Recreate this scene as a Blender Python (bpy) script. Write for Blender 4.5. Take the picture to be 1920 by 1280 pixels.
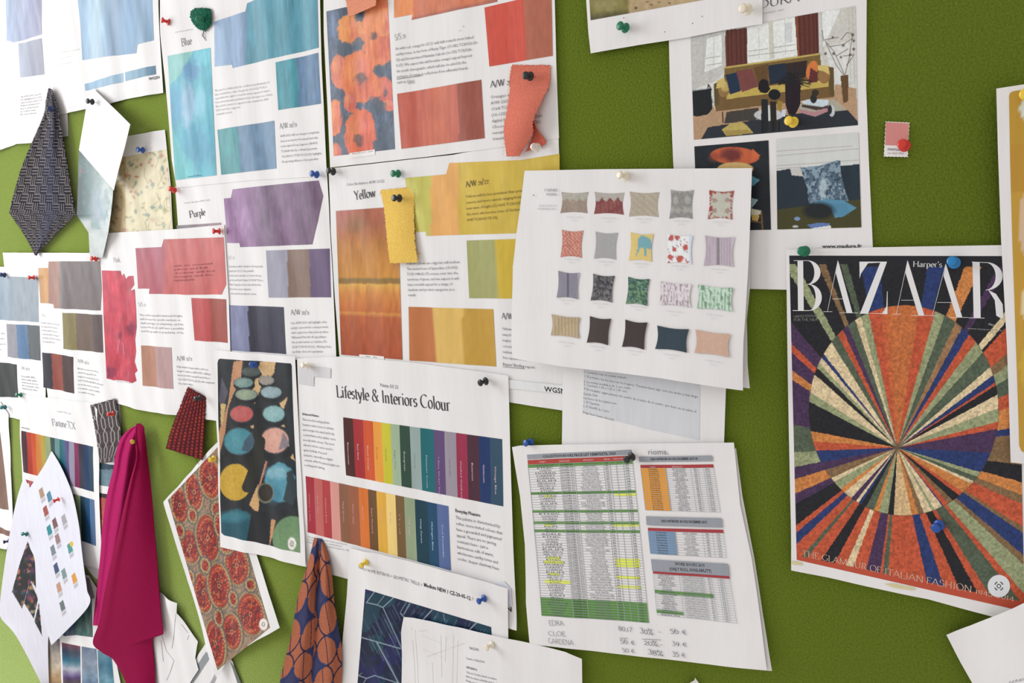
import bpy, bmesh, math, random
import numpy as np
from mathutils import Vector, Matrix

for _o in list(bpy.data.objects): bpy.data.objects.remove(_o)
SC = bpy.context.scene
COL = SC.collection
rnd = random.Random(7)

# ------------------------------------------------------------------ camera
F = 1600.0                       # focal length in pixels of the 1920x1280 frame
DIST = 0.65                      # camera to board, metres
def _cam():
    X = -np.array([-1300-960, 640-500, -F]); X /= np.linalg.norm(X)
    Z = -np.array([1375-960, 640-9600, -F]); Z -= X*(Z@X); Z /= np.linalg.norm(Z)
    return np.stack([X, np.cross(Z, X), Z], 1)
RC = _cam()                      # world -> camera
cam = bpy.data.cameras.new('camera'); cam.sensor_width = 36; cam.lens = F/1920*36
cam.clip_start = .01; cam.clip_end = 60
camo = bpy.data.objects.new('camera', cam); COL.objects.link(camo)
M4 = Matrix(RC.T.tolist()).to_4x4(); M4.translation = Vector((0, -DIST, 0))
camo.matrix_world = M4
SC.camera = camo

# ------------------------------------------------------------------ light
SC.view_settings.view_transform = 'Standard'; SC.view_settings.look = 'None'
SC.view_settings.exposure = 0.0; SC.view_settings.gamma = 1
w = bpy.data.worlds.new('room_light'); SC.world = w; w.use_nodes = True
w.node_tree.nodes['Background'].inputs[0].default_value = (1.0, .925, .885, 1)
w.node_tree.nodes['Background'].inputs[1].default_value = .70
def area(name, loc, target, sx, sy, power, col):
    l = bpy.data.lights.new(name, 'AREA'); l.shape = 'RECTANGLE'; l.size = sx; l.size_y = sy
    l.energy = power; l.color = col
    o = bpy.data.objects.new(name, l); COL.objects.link(o); o.location = loc
    o.rotation_euler = (Vector(target)-Vector(loc)).to_track_quat('-Z', 'Y').to_euler()
    return o
area('window_daylight', (-2.35, -.95, .42), (-1.0, 0, -.2), .9, 1.3, 30, (.93, .97, 1.0))

# ------------------------------------------------------------------ helpers
def lin(c):
    c = np.asarray(c, float)/255.0
    return np.where(c <= .04045, c/12.92, ((c+.055)/1.055)**2.4)
def at(px, py, d=0.0):
    """point where the line of sight through (px,py) meets the plane d in front of the board"""
    px = np.asarray(px, float); py = np.asarray(py, float)
    r = np.stack([px-960, 640-py, np.full_like(px, -F)], -1)@RC
    t = (DIST-d)/r[..., 1]
    return np.stack([r[..., 0]*t, -np.broadcast_to(d, t.shape)+0*t, r[..., 2]*t], -1)
WX = [-100, 0, 150, 300, 500, 700, 1000, 1300, 1600, 1950]
WR = [[255]*3, [252]*3, [246]*3, [238]*3, [234]*3, (230, 228, 226), (228, 221, 217), (227, 218, 212), (226, 216, 211), (224, 214, 208)]
def ink(c, x, full=False):
    """photo colour at column x -> ink colour relative to white paper, darkened on the left against window light"""
    c = lin(c); x = np.asarray(x, float)
    W = np.stack([np.interp(x, WX, [lin(q)[k] for q in WR]) for k in range(3)], -1)
    return np.clip(c/W*.80*np.interp(x, [0, 300, 450, 600, 750], [.84, .82, .88, .95, 1])[..., None]**(0 if full else 1), .004, .9)  # last factor darkens inks leftwards, countering window brightness in the colour
def vn(x, y, s=0):
    """smooth value noise 0..1"""
    x = np.asarray(x, float); y = np.asarray(y, float)
    xi = np.floor(x).astype(np.int64); yi = np.floor(y).astype(np.int64)
    fx = x-xi; fy = y-yi; fx = fx*fx*(3-2*fx); fy = fy*fy*(3-2*fy)
    def h(a, b):
        n = (a*374761393+b*668265263+s*974634777) & 0xffffffff
        n = ((n ^ (n >> 13))*1274126177) & 0xffffffff
        return ((n ^ (n >> 16)) & 0xffff)/65535.0
    return (h(xi, yi)*(1-fx)+h(xi+1, yi)*fx)*(1-fy)+(h(xi, yi+1)*(1-fx)+h(xi+1, yi+1)*fx)*fy
def fbm(x, y, s=0, o=4):
    r = 0; a = .5
    for k in range(o): r = r+a*vn(x*2**k, y*2**k, s+k*17); a *= .5
    return r/(1-.5**o)
def gwave(X, Z):
    """the gentle ripple shared by all the stacked sheets"""
    k = np.clip((-X-.1)/1.0, .15, 1.0)
    return k*(.0011*np.sin(X*75+2*np.sin(Z*9))+.0006*np.sin(X*163+Z*14+1.3*np.sin(Z*21)))+.0007*np.sin(Z*16+X*9)+.0025

# ------------------------------------------------------------------ materials
def mat(name, col=None, rough=.5, spec=.5, attr=False, bump=None, vary=0, sheen=0, metal=0, emis=None, trans=0):
    m = bpy.data.materials.new(name); m.use_nodes = True; nt = m.node_tree; N = nt.nodes; L = nt.links
    b = N['Principled BSDF']; b.inputs['Roughness'].default_value = rough
    b.inputs['Specular IOR Level'].default_value = spec; b.inputs['Metallic'].default_value = metal
    if sheen:
        b.inputs['Sheen Weight'].default_value = sheen; b.inputs['Sheen Roughness'].default_value = .6
    if trans: b.inputs['Transmission Weight'].default_value = trans
    tc = N.new('ShaderNodeTexCoord')
    src = None
    if attr:
        a = N.new('ShaderNodeAttribute'); a.attribute_name = 'ink'; src = a.outputs['Color']
    else:
        r = N.new('ShaderNodeRGB'); r.outputs[0].default_value = (*col, 1); src = r.outputs[0]
    if vary:
        mp = N.new('ShaderNodeMapping'); mp.inputs['Scale'].default_value = vary[1]
        n = N.new('ShaderNodeTexNoise'); n.inputs['Scale'].default_value = 1; n.inputs['Detail'].default_value = 4
        L.new(tc.outputs['Object'], mp.inputs[0]); L.new(mp.outputs[0], n.inputs[0])
        mr = N.new('ShaderNodeMapRange'); mr.inputs[1].default_value = .3; mr.inputs[2].default_value = .7
        mr.inputs[3].default_value = 1-vary[0]; mr.inputs[4].default_value = 1+vary[0]
        L.new(n.outputs[0], mr.inputs[0])
        v = N.new('ShaderNodeVectorMath'); v.operation = 'SCALE'
        L.new(src, v.inputs[0]); L.new(mr.outputs[0], v.inputs['Scale']); src = v.outputs[0]
    L.new(src, b.inputs['Base Color'])
    if bump:
        mp = N.new('ShaderNodeMapping'); mp.inputs['Scale'].default_value = bump[1]
        n = N.new('ShaderNodeTexNoise'); n.inputs['Scale'].default_value = 1; n.inputs['Detail'].default_value = 5
        L.new(tc.outputs['Object'], mp.inputs[0]); L.new(mp.outputs[0], n.inputs[0])
        bp = N.new('ShaderNodeBump'); bp.inputs['Distance'].default_value = bump[0]; bp.inputs['Strength'].default_value = 1
        L.new(n.outputs[0], bp.inputs['Height']); L.new(bp.outputs[0], b.inputs['Normal'])
    return m
M = dict(
    paper=mat('white_printer_paper', (.80, .80, .80), .65, .12, bump=(.0006, (70, 70, 9)), vary=(.015, (30, 30, 30))),
    card=mat('matt_white_card', (.83, .83, .84), .7, .3, bump=(.0003, (40, 40, 30))),
    ink=mat('printed_ink', rough=.40, spec=.20, attr=True, bump=(.0005, (85, 85, 9)), vary=(.035, (160, 160, 26))),
    flat=mat('text_ink', rough=.6, spec=.3, attr=True),
    cloth=mat('woven_cloth', rough=.95, spec=.1, attr=True, bump=(.0006, (1500, 1500, 1500)), vary=(.12, (900, 900, 900))),
    thread=mat('loose_thread', rough=.9, spec=.1, attr=True),
    steel=mat('pin_steel', (.6, .6, .6), .25, .5, metal=1),
)
def felt():
    m = mat('green_felt', (.150, .213, .024), 1.0, .0, bump=(.0011, (520, 520, 520)), vary=(.22, (700, 700, 700)))
    b = m.node_tree.nodes['Principled BSDF']; b.inputs['Sheen Weight'].default_value = 1.0; b.inputs['Sheen Roughness'].default_value = .35
    b.inputs['Sheen Tint'].default_value = (.74, .95, .34, 1)
    return m
M['felt'] = felt()
M['plaster'] = mat('wall_plaster', (.75, .73, .69), .9, .2, bump=(.002, (60, 60, 60)))

# ------------------------------------------------------------------ objects
def thing(name, label, cat, loc, group=None):
    o = bpy.data.objects.new(name, None); COL.objects.link(o); o.empty_display_size = .02
    o.location = Vector([float(q) for q in loc]); o['label'] = label; o['category'] = cat
    if group: o['group'] = group
    return o
def mk(name, V, Fc, mtl, parent=None, cols=None, solid=0, smooth=True, label=None, uv=None):
    me = bpy.data.meshes.new(name); V = np.asarray(V, float)
    if parent is not None: V = V-np.array(parent.location)
    if isinstance(Fc, np.ndarray) and Fc.ndim == 2:
        k = Fc.shape[1]; flat = Fc.ravel(); st = np.arange(0, len(flat), k); tot = np.full(len(Fc), k)
    else:
        tot = np.array([len(f) for f in Fc]); flat = np.concatenate([np.asarray(f) for f in Fc]); st = np.concatenate([[0], np.cumsum(tot)[:-1]])
    me.vertices.add(len(V)); me.vertices.foreach_set('co', V.astype(np.float32).ravel())
    me.loops.add(len(flat)); me.loops.foreach_set('vertex_index', flat.astype(np.int32))
    me.polygons.add(len(tot)); me.polygons.foreach_set('loop_start', st.astype(np.int32))
    me.update(calc_edges=True); me.validate()
    if cols is not None:
        a = me.attributes.new('ink', 'FLOAT_COLOR', 'POINT')
        c = np.ones((len(V), 4), np.float32); c[:, :3] = cols; a.data.foreach_set('color', c.ravel())
    if smooth: me.polygons.foreach_set('use_smooth', np.ones(len(me.polygons), bool))
    me.materials.append(mtl); me.update()
    o = bpy.data.objects.new(name, me); COL.objects.link(o)
    if parent is not None: o.parent = parent
    if solid:
        s = o.modifiers.new('thickness', 'SOLIDIFY'); s.thickness = solid; s.offset = -1
        e = o.modifiers.new('crisp_edge', 'EDGE_SPLIT'); e.split_angle = math.radians(50)
    if label: o['label'] = label
    return o
def orient(V, Fc):
    """make faces look at the room (-Y)"""
    out = []
    for f in Fc:
        a, b, c = V[f[0]], V[f[1]], V[f[2]]
        P = V[list(f)]; q = np.roll(P, -1, 0)
        ar = (P[:, 0]*q[:, 2]-q[:, 0]*P[:, 2]).sum()
        out.append(list(f) if ar > 0 else list(f)[::-1])
    return out
def cut(pts, cell):
    """polygon in the board plane (x,z) diced along a world grid; returns verts (n,2), faces"""
    bm = bmesh.new(); vs = [bm.verts.new((float(p[0]), 0, float(p[1]))) for p in pts]
    try: bm.faces.new(vs)
    except Exception: bm.free(); return np.zeros((0, 2)), []
    P = np.asarray(pts)
    for ax in (0, 1):
        lo, hi = P[:, ax].min(), P[:, ax].max()
        for k in range(int(math.ceil(lo/cell)), int(math.floor(hi/cell))+1):
            co = (k*cell, 0, 0) if ax == 0 else (0, 0, k*cell); no = (1, 0, 0) if ax == 0 else (0, 0, 1)
            bmesh.ops.bisect_plane(bm, geom=bm.verts[:]+bm.edges[:]+bm.faces[:], dist=1e-7, plane_co=co, plane_no=no)
    bmesh.ops.triangulate(bm, faces=[f for f in bm.faces if len(f.verts) > 4])
    bm.verts.index_update()
    V = np.array([(v.co.x, v.co.z) for v in bm.verts]); Fc = [[v.index for v in f.verts] for f in bm.faces]
    bm.free(); return V, Fc

# ---- lettering: the built-in sans for small print
_tc = {}
def sans(s, bold=0):
    k = (s, bold)
    if k in _tc: return _tc[k]
    cu = bpy.data.curves.new('t', 'FONT'); cu.body = s; cu.size = 1; cu.resolution_u = 1 if len(s) > 14 else 2
    cu.fill_mode = 'FRONT'
    if bold: cu.offset = bold
    o = bpy.data.objects.new('t', cu); COL.objects.link(o)
    me = bpy.data.meshes.new_from_object(o.evaluated_get(bpy.context.evaluated_depsgraph_get()))
    V = np.array([(v.co.x, v.co.y) for v in me.vertices]) if len(me.vertices) else np.zeros((0, 2))
    Fc = [list(p.vertices) for p in me.polygons]
    bpy.data.objects.remove(o); bpy.data.curves.remove(cu); bpy.data.meshes.remove(me)
    if len(V): V = V/0.73; wd = V[:, 0].max()
    else: wd = .3*len(s)
    _tc[k] = (V, Fc, wd); return _tc[k]
# ---- lettering: a pen-drawn roman with thick and thin strokes for headings
S_ = lambda *p: list(p)
GL = {
 'A': (.78, [[(.04, 0), (.38, 1)], [(.38, 1), (.74, 0)], [(.16, .36), (.6, .36)]], [(.04, 0), (.74, 0)]),
 'B': (.66, [[(.12, 0), (.12, 1)], [(.12, 1), (.34, 1)], (.34, .77, .22, .23, 90, -90), [(.12, .54), (.34, .54)], (.36, .27, .25, .27, 90, -90), [(.12, 0), (.36, 0)]], [(.1, 0), (.1, 1)]),
 'C': (.74, [(.42, .5, .36, .51, 50, 310)], []),
 'D': (.78, [[(.12, 0), (.12, 1)], [(.12, 1), (.34, 1)], (.34, .5, .38, .5, 90, -90), [(.12, 0), (.34, 0)]], [(.1, 0), (.1, 1)]),
 'E': (.6, [[(.12, 0), (.12, 1)], [(.12, 1), (.52, 1)], [(.52, 1), (.52, .88)], [(.12, .52), (.42, .52)], [(.12, 0), (.55, 0)], [(.55, 0), (.55, .14)]], [(.1, 0), (.1, 1)]),
 'F': (.56, [[(.12, 0), (.12, 1)], [(.12, 1), (.52, 1)], [(.52, 1), (.52, .88)], [(.12, .52), (.42, .52)]], [(.12, 0), (.1, 1)]),
 'G': (.78, [(.42, .5, .36, .51, 50, 320), [(.68, .4), (.68, .08)]], [(.66, .42)]),
 'H': (.82, [[(.14, 0), (.14, 1)], [(.68, 0), (.68, 1)], [(.14, .52), (.68, .52)]], [(.14, 0), (.14, 1), (.68, 0), (.68, 1)]),
 'I': (.34, [[(.17, 0), (.17, 1)]], [(.17, 0), (.17, 1)]),
 'L': (.58, [[(.12, 0), (.12, 1)], [(.12, 0), (.54, 0)], [(.54, 0), (.54, .16)]], [(.12, 1), (.1, 0)]),
 'M': (.98, [[(.12, 0), (.14, 1)], [(.14, 1), (.48, .05)], [(.48, .05), (.82, 1)], [(.84, 1), (.86, 0)]], [(.12, 0), (.86, 0)]),
 'N': (.84, [[(.14, 0), (.14, 1)], [(.14, 1), (.7, 0)], [(.7, 0), (.7, 1)]], [(.14, 0), (.7, 1)]),
 'O': (.82, [(.41, .5, .35, .51, 0, 360)], []),
 'P': (.62, [[(.12, 0), (.12, 1)], [(.12, 1), (.32, 1)], (.32, .74, .25, .26, 90, -90), [(.12, .48), (.32, .48)]], [(.12, 0), (.1, 1)]),
 'R': (.7, [[(.12, 0), (.12, 1)], [(.12, 1), (.32, 1)], (.32, .76, .23, .24, 90, -90), [(.12, .52), (.32, .52)], [(.34, .52), (.66, 0)]], [(.12, 0), (.1, 1), (.67, 0)]),
 'S': (.58, [(.29, .76, .2, .25, 30, 250), (.29, .26, .22, .27, 70, -150)], []),
 'T': (.68, [[(.34, 0), (.34, 1)], [(.05, 1), (.63, 1)], [(.05, 1), (.04, .85)], [(.63, 1), (.64, .85)]], [(.34, 0)]),
 'U': (.8, [[(.14, 1), (.14, .35)], (.4, .35, .26, .36, 180, 360), [(.66, .35), (.66, 1)]], [(.14, 1), (.66, 1)]),
 'V': (.76, [[(.04, 1), (.38, 0)], [(.38, 0), (.72, 1)]], [(.05, 1), (.71, 1)]),
 'W': (1.06, [[(.04, 1), (.32, 0)], [(.32, 0), (.54, 1)], [(.54, 1), (.78, 0)], [(.78, 0), (1.02, 1)]], [(.05, 1), (.54, 1), (1.01, 1)]),
 'X': (.76, [[(.06, 1), (.7, 0)], [(.06, 0), (.7, 1)]], [(.06, 0), (.7, 0), (.06, 1), (.7, 1)]),
 'Y': (.72, [[(.04, 1), (.36, .48)], [(.36, .48), (.68, 1)], [(.36, .48), (.36, 0)]], [(.05, 1), (.67, 1), (.36, 0)]),
 'a': (.48, [(.2, .18, .14, .18, 0, 360), [(.36, .46), (.36, .04)], (.22, .46, .14, .15, 150, 0), [(.36, .04), (.44, 0)]], []),
 'b': (.54, [[(.12, 0), (.12, 1)], (.28, .31, .18, .31, 0, 360)], [(.08, 1)]),
 'c': (.44, [(.25, .31, .19, .31, 50, 310)], []),
 'd': (.54, [[(.42, 0), (.42, 1)], (.25, .31, .18, .31, 0, 360)], [(.38, 1)]),
 'e': (.46, [(.24, .31, .18, .31, 0, 315), [(.07, .33), (.41, .33)]], []),
 'f': (.34, [[(.16, 0), (.16, .8)], (.28, .8, .12, .2, 180, 60), [(.05, .6), (.3, .6)]], [(.16, 0)]),
 'h': (.58, [[(.12, 0), (.12, 1)], (.28, .42, .16, .2, 170, 0), [(.44, .42), (.44, 0)]], [(.12, 0), (.44, 0), (.08, 1)]),
 'i': (.28, [[(.14, 0), (.14, .62)], [(.14, .82), (.14, .92)]], [(.14, 0), (.1, .62)]),
 'k': (.54, [[(.12, 0), (.12, 1)], [(.12, .28), (.42, .62)], [(.22, .4), (.5, 0)]], [(.12, 0), (.5, 0), (.08, 1)]),
 'l': (.28, [[(.14, 0), (.14, 1)]], [(.14, 0), (.1, 1)]),
 'm': (.88, [[(.12, 0), (.12, .62)], (.27, .42, .15, .2, 170, 0), [(.42, .42), (.42, 0)], (.58, .42, .16, .2, 170, 0), [(.74, .42), (.74, 0)]], [(.12, 0), (.42, 0), (.74, 0), (.08, .62)]),
 'n': (.58, [[(.12, 0), (.12, .62)], (.28, .42, .16, .2, 170, 0), [(.44, .42), (.44, 0)]], [(.12, 0), (.44, 0), (.08, .62)]),
 'o': (.52, [(.26, .31, .2, .32, 0, 360)], []),
 'p': (.54, [[(.12, -.35), (.12, .62)], (.28, .31, .18, .31, 0, 360)], [(.12, -.35), (.08, .62)]),
 'r': (.4, [[(.12, 0), (.12, .62)], (.27, .4, .15, .22, 170, 60)], [(.12, 0), (.08, .62)]),
 's': (.38, [(.19, .46, .12, .16, 30, 250), (.19, .16, .13, .17, 70, -150)], []),
 't': (.34, [[(.16, .1), (.16, .82)], (.26, .12, .1, .12, 180, 300), [(.04, .6), (.3, .6)]], []),
 'u': (.56, [[(.12, .62), (.12, .2)], (.28, .2, .16, .2, 180, 350), [(.43, .62), (.43, 0)]], [(.08, .62), (.4, .62), (.47, 0)]),
 'w': (.76, [[(.04, .62), (.22, 0)], [(.22, 0), (.38, .6)], [(.38, .6), (.54, 0)], [(.54, 0), (.72, .62)]], [(.05, .62), (.38, .62), (.71, .62)]),
 'y': (.5, [[(.04, .62), (.25, 0)], [(.46, .62), (.18, -.3)], [(.18, -.3), (.06, -.28)]], [(.05, .62), (.45, .62)]),
 '0': (.5, [(.25, .31, .19, .31, 0, 360)], []), '1': (.3, [[(.15, 0), (.15, .62)]], [(.15, 0), (.11, .6)]),
 '2': (.46, [(.22, .44, .15, .18, 160, -30), [(.36, .36), (.06, .02)], [(.06, .02), (.42, .02)]], []),
 '3': (.46, [(.2, .6, .16, .18, 150, -90), (.2, .2, .18, .22, 90, -150)], []),
 '4': (.5, [[(.34, -.1), (.34, .62)], [(.34, .62), (.04, .16)], [(.04, .16), (.46, .16)]], []),
 '5': (.44, [[(.1, .7), (.38, .7)], [(.1, .7), (.09, .42)], (.2, .2, .18, .24, 120, -150)], []),
 '6': (.5, [(.25, .25, .18, .25, 0, 360), (.42, .3, .35, .55, 180, 120)], []),
 '8': (.46, [(.22, .56, .15, .17, 0, 360), (.22, .19, .18, .2, 0, 360)], []),
 '9': (.5, [(.24, .4, .17, .22, 0, 360), (.1, .4, .31, .5, 0, -70)], []), '7': (.44, [[(.05, .7), (.4, .7)], [(.4, .7), (.14, 0)]], []),
 '&': (.84, [(.32, .78, .16, .2, 330, -20+0), (.3, .26, .24, .28, 110, 340), [(.2, .66), (.72, 0)], [(.5, .2), (.68, .52)]], [(.66, .54)]),
 '/': (.42, [[(.02, -.15), (.38, 1.05)]], []), "'": (.2, [[(.1, 1), (.08, .78)]], []), '-': (.36, [[(.06, .3), (.3, .3)]], []),
 '.': (.2, [[(.1, 0), (.1, .08)]], []), ',': (.2, [[(.12, .08), (.05, -.14)]], []),
 '%': (.6, [(.14, .7, .1, .13, 0, 360), (.44, .12, .1, .13, 0, 360), [(.5, .85), (.08, -.05)]], []),
 '~': (.56, [(.34, .34, .22, .34, 60, 300), [(.02, .42), (.4, .42)], [(.02, .26), (.36, .26)]], []),
 ' ': (.3, [], [])}
def pen(s, thick=.13, thin=.03, serif=.09, ang=24, jit=0):
    k = ('pen', s, thick, thin, serif, jit)
    if k in _tc: return _tc[k]
    V = []; Fc = []; ox = 0; r = random.Random(len(s)*3+1)
    def wd(dx, dy):
        th = math.atan2(dy, dx)-math.radians(ang); return (thin+(thick-thin)*abs(math.sin(th))**1.4)/2
    for ch in s:
        adv, st, sf = GL.get(ch, GL['o']); dy = r.uniform(-jit, jit)
        for q in st:
            if isinstance(q, tuple):
                cx, cy, rx, ry, a0, a1 = q; n = max(6, int(abs(a1-a0)/18))
                P = [(cx+rx*math.cos(math.radians(a0+(a1-a0)*i/n)), cy+ry*math.sin(math.radians(a0+(a1-a0)*i/n))) for i in range(n+1)]
            else: P = q
            P = [(ox+x+(r.uniform(-jit, jit)), y+dy) for x, y in P]; b = len(V)
            for i, (x, y) in enumerate(P):
                x0, y0 = P[max(i-1, 0)]; x1, y1 = P[min(i+1, len(P)-1)]; dx, dz = x1-x0, y1-y0; l = math.hypot(dx, dz) or 1
                h = wd(dx, dz); nx, ny = -dz/l*h, dx/l*h
                if not isinstance(q, tuple) and abs(dx) > 1e-6 and abs(dz) > abs(dx)*.3 and not jit: nx, ny = -h*math.copysign(1, dz)*l/abs(dz), 0  # flat-cut diagonals
                V += [(x+nx, y+ny), (x-nx, y-ny)]
            Fc += [[b+2*i, b+2*i+2, b+2*i+3, b+2*i+1] for i in range(len(P)-1)]
        if serif:
            for x, y in sf:
                b = len(V); e = -thin if y > .3 else 0
                V += [(ox+x-serif, y+e), (ox+x+serif, y+e), (ox+x+serif, y+e+thin), (ox+x-serif, y+e+thin)]; Fc.append([b, b+1, b+2, b+3])
        ox += adv
    _tc[k] = (np.array(V), Fc, ox); return _tc[k]

def inpoly(x, y, P):
    r = np.zeros(x.shape, bool); n = len(P); j = n-1
    for i in range(n):
        xi, yi = P[i]; xj, yj = P[j]
        if yi != yj: r ^= ((yi > y) != (yj > y)) & (x < (xj-xi)*(y-yi)/(yj-yi)+xi)
        j = i
    return r
class Cv:
    """paints colours on the points of a printed picture"""
    def __init__(s, x, y): s.x = x; s.y = y; s.u = (x-x.min())/(np.ptp(x)+1e-9); s.v = (y-y.min())/(np.ptp(y)+1e-9); s.c = np.full(x.shape+(3,), 235.0); s.o = (0, 0, 1)
    def org(s, a, b, k): s.o = (a, b, k); return s
    def T(s, P): return [(p[0]/s.o[2]+s.o[0], p[1]/s.o[2]+s.o[1]) for p in P]
    def fill(s, col): s.c[:] = col
    def mix(s, m, col): m = np.asarray(m, float)[..., None]; s.c = s.c*(1-m)+np.asarray(col, float)*m
    def poly(s, P, col, a=1.0): s.mix(inpoly(s.x, s.y, s.T(P))*a, col)
    def ell(s, cx, cy, rx, ry, col, a=1.0, rot=0, soft=.08, wob=0):
        cx, cy = s.T([(cx, cy)])[0]; rx /= s.o[2]; ry /= s.o[2]
        dx = s.x-cx; dy = s.y-cy; c, n = math.cos(math.radians(rot)), math.sin(math.radians(rot))
        u = (dx*c+dy*n)/rx; v = (-dx*n+dy*c)/ry; d = np.sqrt(u*u+v*v)
        if wob: d = d+wob*(fbm(s.x*.15+cx, s.y*.15, 3)-.5)
        s.mix(np.clip((1-d)/max(soft, 1e-3)+.5, 0, 1)*a, col)
    def line(s, P, w, col, a=1.0):
        P = s.T(P); w = w/s.o[2]; m = np.zeros(s.x.shape)
        for (x0, y0), (x1, y1) in zip(P, P[1:]):
            dx, dy = x1-x0, y1-y0; t = np.clip(((s.x-x0)*dx+(s.y-y0)*dy)/(dx*dx+dy*dy+1e-9), 0, 1)
            d = np.hypot(s.x-x0-t*dx, s.y-y0-t*dy); m = np.maximum(m, np.clip(w/2-d+.6, 0, 1))
        s.mix(m*a, col)
    def noise(s, amp, kx, ky, seed=1): s.c = s.c*(1+amp*(fbm(s.x*kx, s.y*ky, seed)-.5)*2)[..., None]

class Page:
    """a sheet lying on the board: its own height field, its paper and what is printed on it"""
    def __init__(s, name, label, cat, outline, base, lifts=(), group=None, mtl='paper', make=True, tilt=None):
        s.base = base*.001; s.k = 0
        s.lifts = [(at(a, b)[0], at(a, b)[2], r, H) for a, b, r, H in lifts]
        s.tilt = None
        if tilt:
            (ax, ay), (bx, by), d0, d1 = tilt; A = at(ax, ay); B = at(bx, by)
            s.tilt = (A[0], A[2], B[0]-A[0], B[2]-A[2], d0, d1)
        P = s.on([p[0] for p in outline], [p[1] for p in outline]); c = P.mean(0)
        s.root = thing(name, label, cat, (c[0], -s.base-.002, c[2]), group)
        if make:
            V, Fc = cut(P[:, [0, 2]], .007); W = s.lift(V, 0); Fc = orient(W, Fc)
            mk('paper', W, Fc, M[mtl], s.root, solid=.00018)
    def h(s, X, Z):
        h = s.base+gwave(X, Z)
        for a, b, r, H in s.lifts: h = h+H*np.exp(-((X-a)**2+(Z-b)**2)/(r*r))
        if s.tilt:
            ax, az, ux, uz, d0, d1 = s.tilt; t = ((X-ax)*ux+(Z-az)*uz)/(ux*ux+uz*uz); t = np.clip(t, 0, 1.3)
            h = h+d0+(d1-d0)*t*t*(3-2*np.clip(t, 0, 1)) if d0 == 0 else h+d0+(d1-d0)*t
        return h
    def on(s, px, py):
        d = np.full(np.shape(px), s.base)
        for _ in range(7): P = at(px, py, d); d = s.h(P[..., 0], P[..., 2])
        return at(px, py, d)
    def lift(s, V2, k):
        V2 = np.asarray(V2, float); return np.stack([V2[:, 0], -s.h(V2[:, 0], V2[:, 1])-(.00013*min(k, 1)+.00005*k), V2[:, 1]], -1)
    def pxof(s, W):
        q = (W-np.array([0, -DIST, 0]))@RC.T; return 960-q[..., 0]/q[..., 2]*F, 640+q[..., 1]/q[..., 2]*F
    def polys(s, name, items, cell=.007, label=None, par=None, mtl='ink', fn=None):
        """items: (points in px, colour) printed shapes in one part"""
        VV = []; FF = []; CC = []; n = 0; s.k += 1
        for i, (pts, col) in enumerate(items):
            P = s.on([p[0] for p in pts], [p[1] for p in pts])
            V, Fc = cut(P[:, [0, 2]], cell)
            if not Fc: continue
            W = s.lift(V, s.k+i*.04); Fc = orient(W, Fc)
            X, Y = s.pxof(W)
            if fn is not None or callable(col):
                cv = Cv(X, Y); cv.fill((200, 200, 200)); (fn or col)(cv); c = ink(np.clip(cv.c, 0, 255), X)
            else: c = ink(np.broadcast_to(np.array(col, float), (len(X), 3)), np.full(len(X), X.mean()))
            VV.append(W); CC.append(c); FF += [[q+n for q in f] for f in Fc]; n += len(W)
        if not VV: return
        return mk(name, np.concatenate(VV), FF, M[mtl], par or s.root, np.concatenate(CC), label=label)
    def block(s, pts, col, **k): return s.polys('colour_block', [(pts, col)], **k)
    def wash(s, pts, fn, cell=.0022, name='colour_block', **k): return s.polys(name, [(pts, fn)], cell=cell, **k)
    def pic(s, quad, fn, step=1.3, name='printed_picture', label=None):
        Q = np.array(quad, float); s.k += 1
        nu = max(3, int(max(np.linalg.norm(Q[1]-Q[0]), np.linalg.norm(Q[2]-Q[3]))/step)); nv = max(3, int(max(np.linalg.norm(Q[3]-Q[0]), np.linalg.norm(Q[2]-Q[1]))/step))
        u, v = np.meshgrid(np.linspace(0, 1, nu+1), np.linspace(0, 1, nv+1))
        G = Q[0]*((1-u)*(1-v))[..., None]+Q[1]*(u*(1-v))[..., None]+Q[2]*(u*v)[..., None]+Q[3]*((1-u)*v)[..., None]
        X, Y = G[..., 0], G[..., 1]; P = s.on(X, Y); cv = Cv(X, Y); cv.u = u; cv.v = v; fn(cv)
        W = s.lift(P.reshape(-1, 3)[:, [0, 2]], s.k); i = np.arange((nu+1)*(nv+1)).reshape(nv+1, nu+1)
        Fc = np.stack([i[1:, :-1], i[1:, 1:], i[:-1, 1:], i[:-1, :-1]], -1).reshape(-1, 4)
        return mk(name, W, Fc, M['ink'], s.root, ink(np.clip(cv.c, 0, 255), X).reshape(-1, 3), label=label)
    def _txt(s, geo, A, B, H, sx=None):
        V, Fc, wd = geo; d = B-A; L = np.linalg.norm(d); d = d/L; up = np.array([-d[1], d[0]]); k = sx or L/wd
        return A+np.outer(V[:, 0]*k, d)+np.outer(V[:, 1]*H, up), Fc
    def _b(s, p): q = s.on(*p); return np.array([q[0], q[2]])
    def _H(s, p, h): return abs(s._b((p[0], p[1]-h))[1]-s._b(p)[1])
    def text(s, items, name='printed_text', label=None, col=(70, 68, 70), par=None):
        """items: (string, start px, end px, cap height px[, style[, colour]])"""
        VV = []; FF = []; CC = []; n = 0; s.k += 1
        for it in items:
            t, p0, p1, h = it[:4]; st = it[4] if len(it) > 4 else ''; c = it[5] if len(it) > 5 else col
            if st == 'serif': g = pen(t)
            elif st == 'serifL': g = pen(t, .085, .03, .07)
            elif st == 'hand': g = pen(t, .07, .06, 0, 24, .035)
            else: g = sans(t, .022 if st == 'bold' else 0)
            if len(g[0]) == 0: continue
            V, Fc = s._txt(g, s._b(p0), s._b(p1), s._H(p0, h)); W = s.lift(V, s.k); Fc = orient(W, Fc)
            VV.append(W); CC.append(np.broadcast_to(ink(c, p0[0]), (len(W), 3))); FF += [[q+n for q in f] for f in Fc]; n += len(W)
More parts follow.
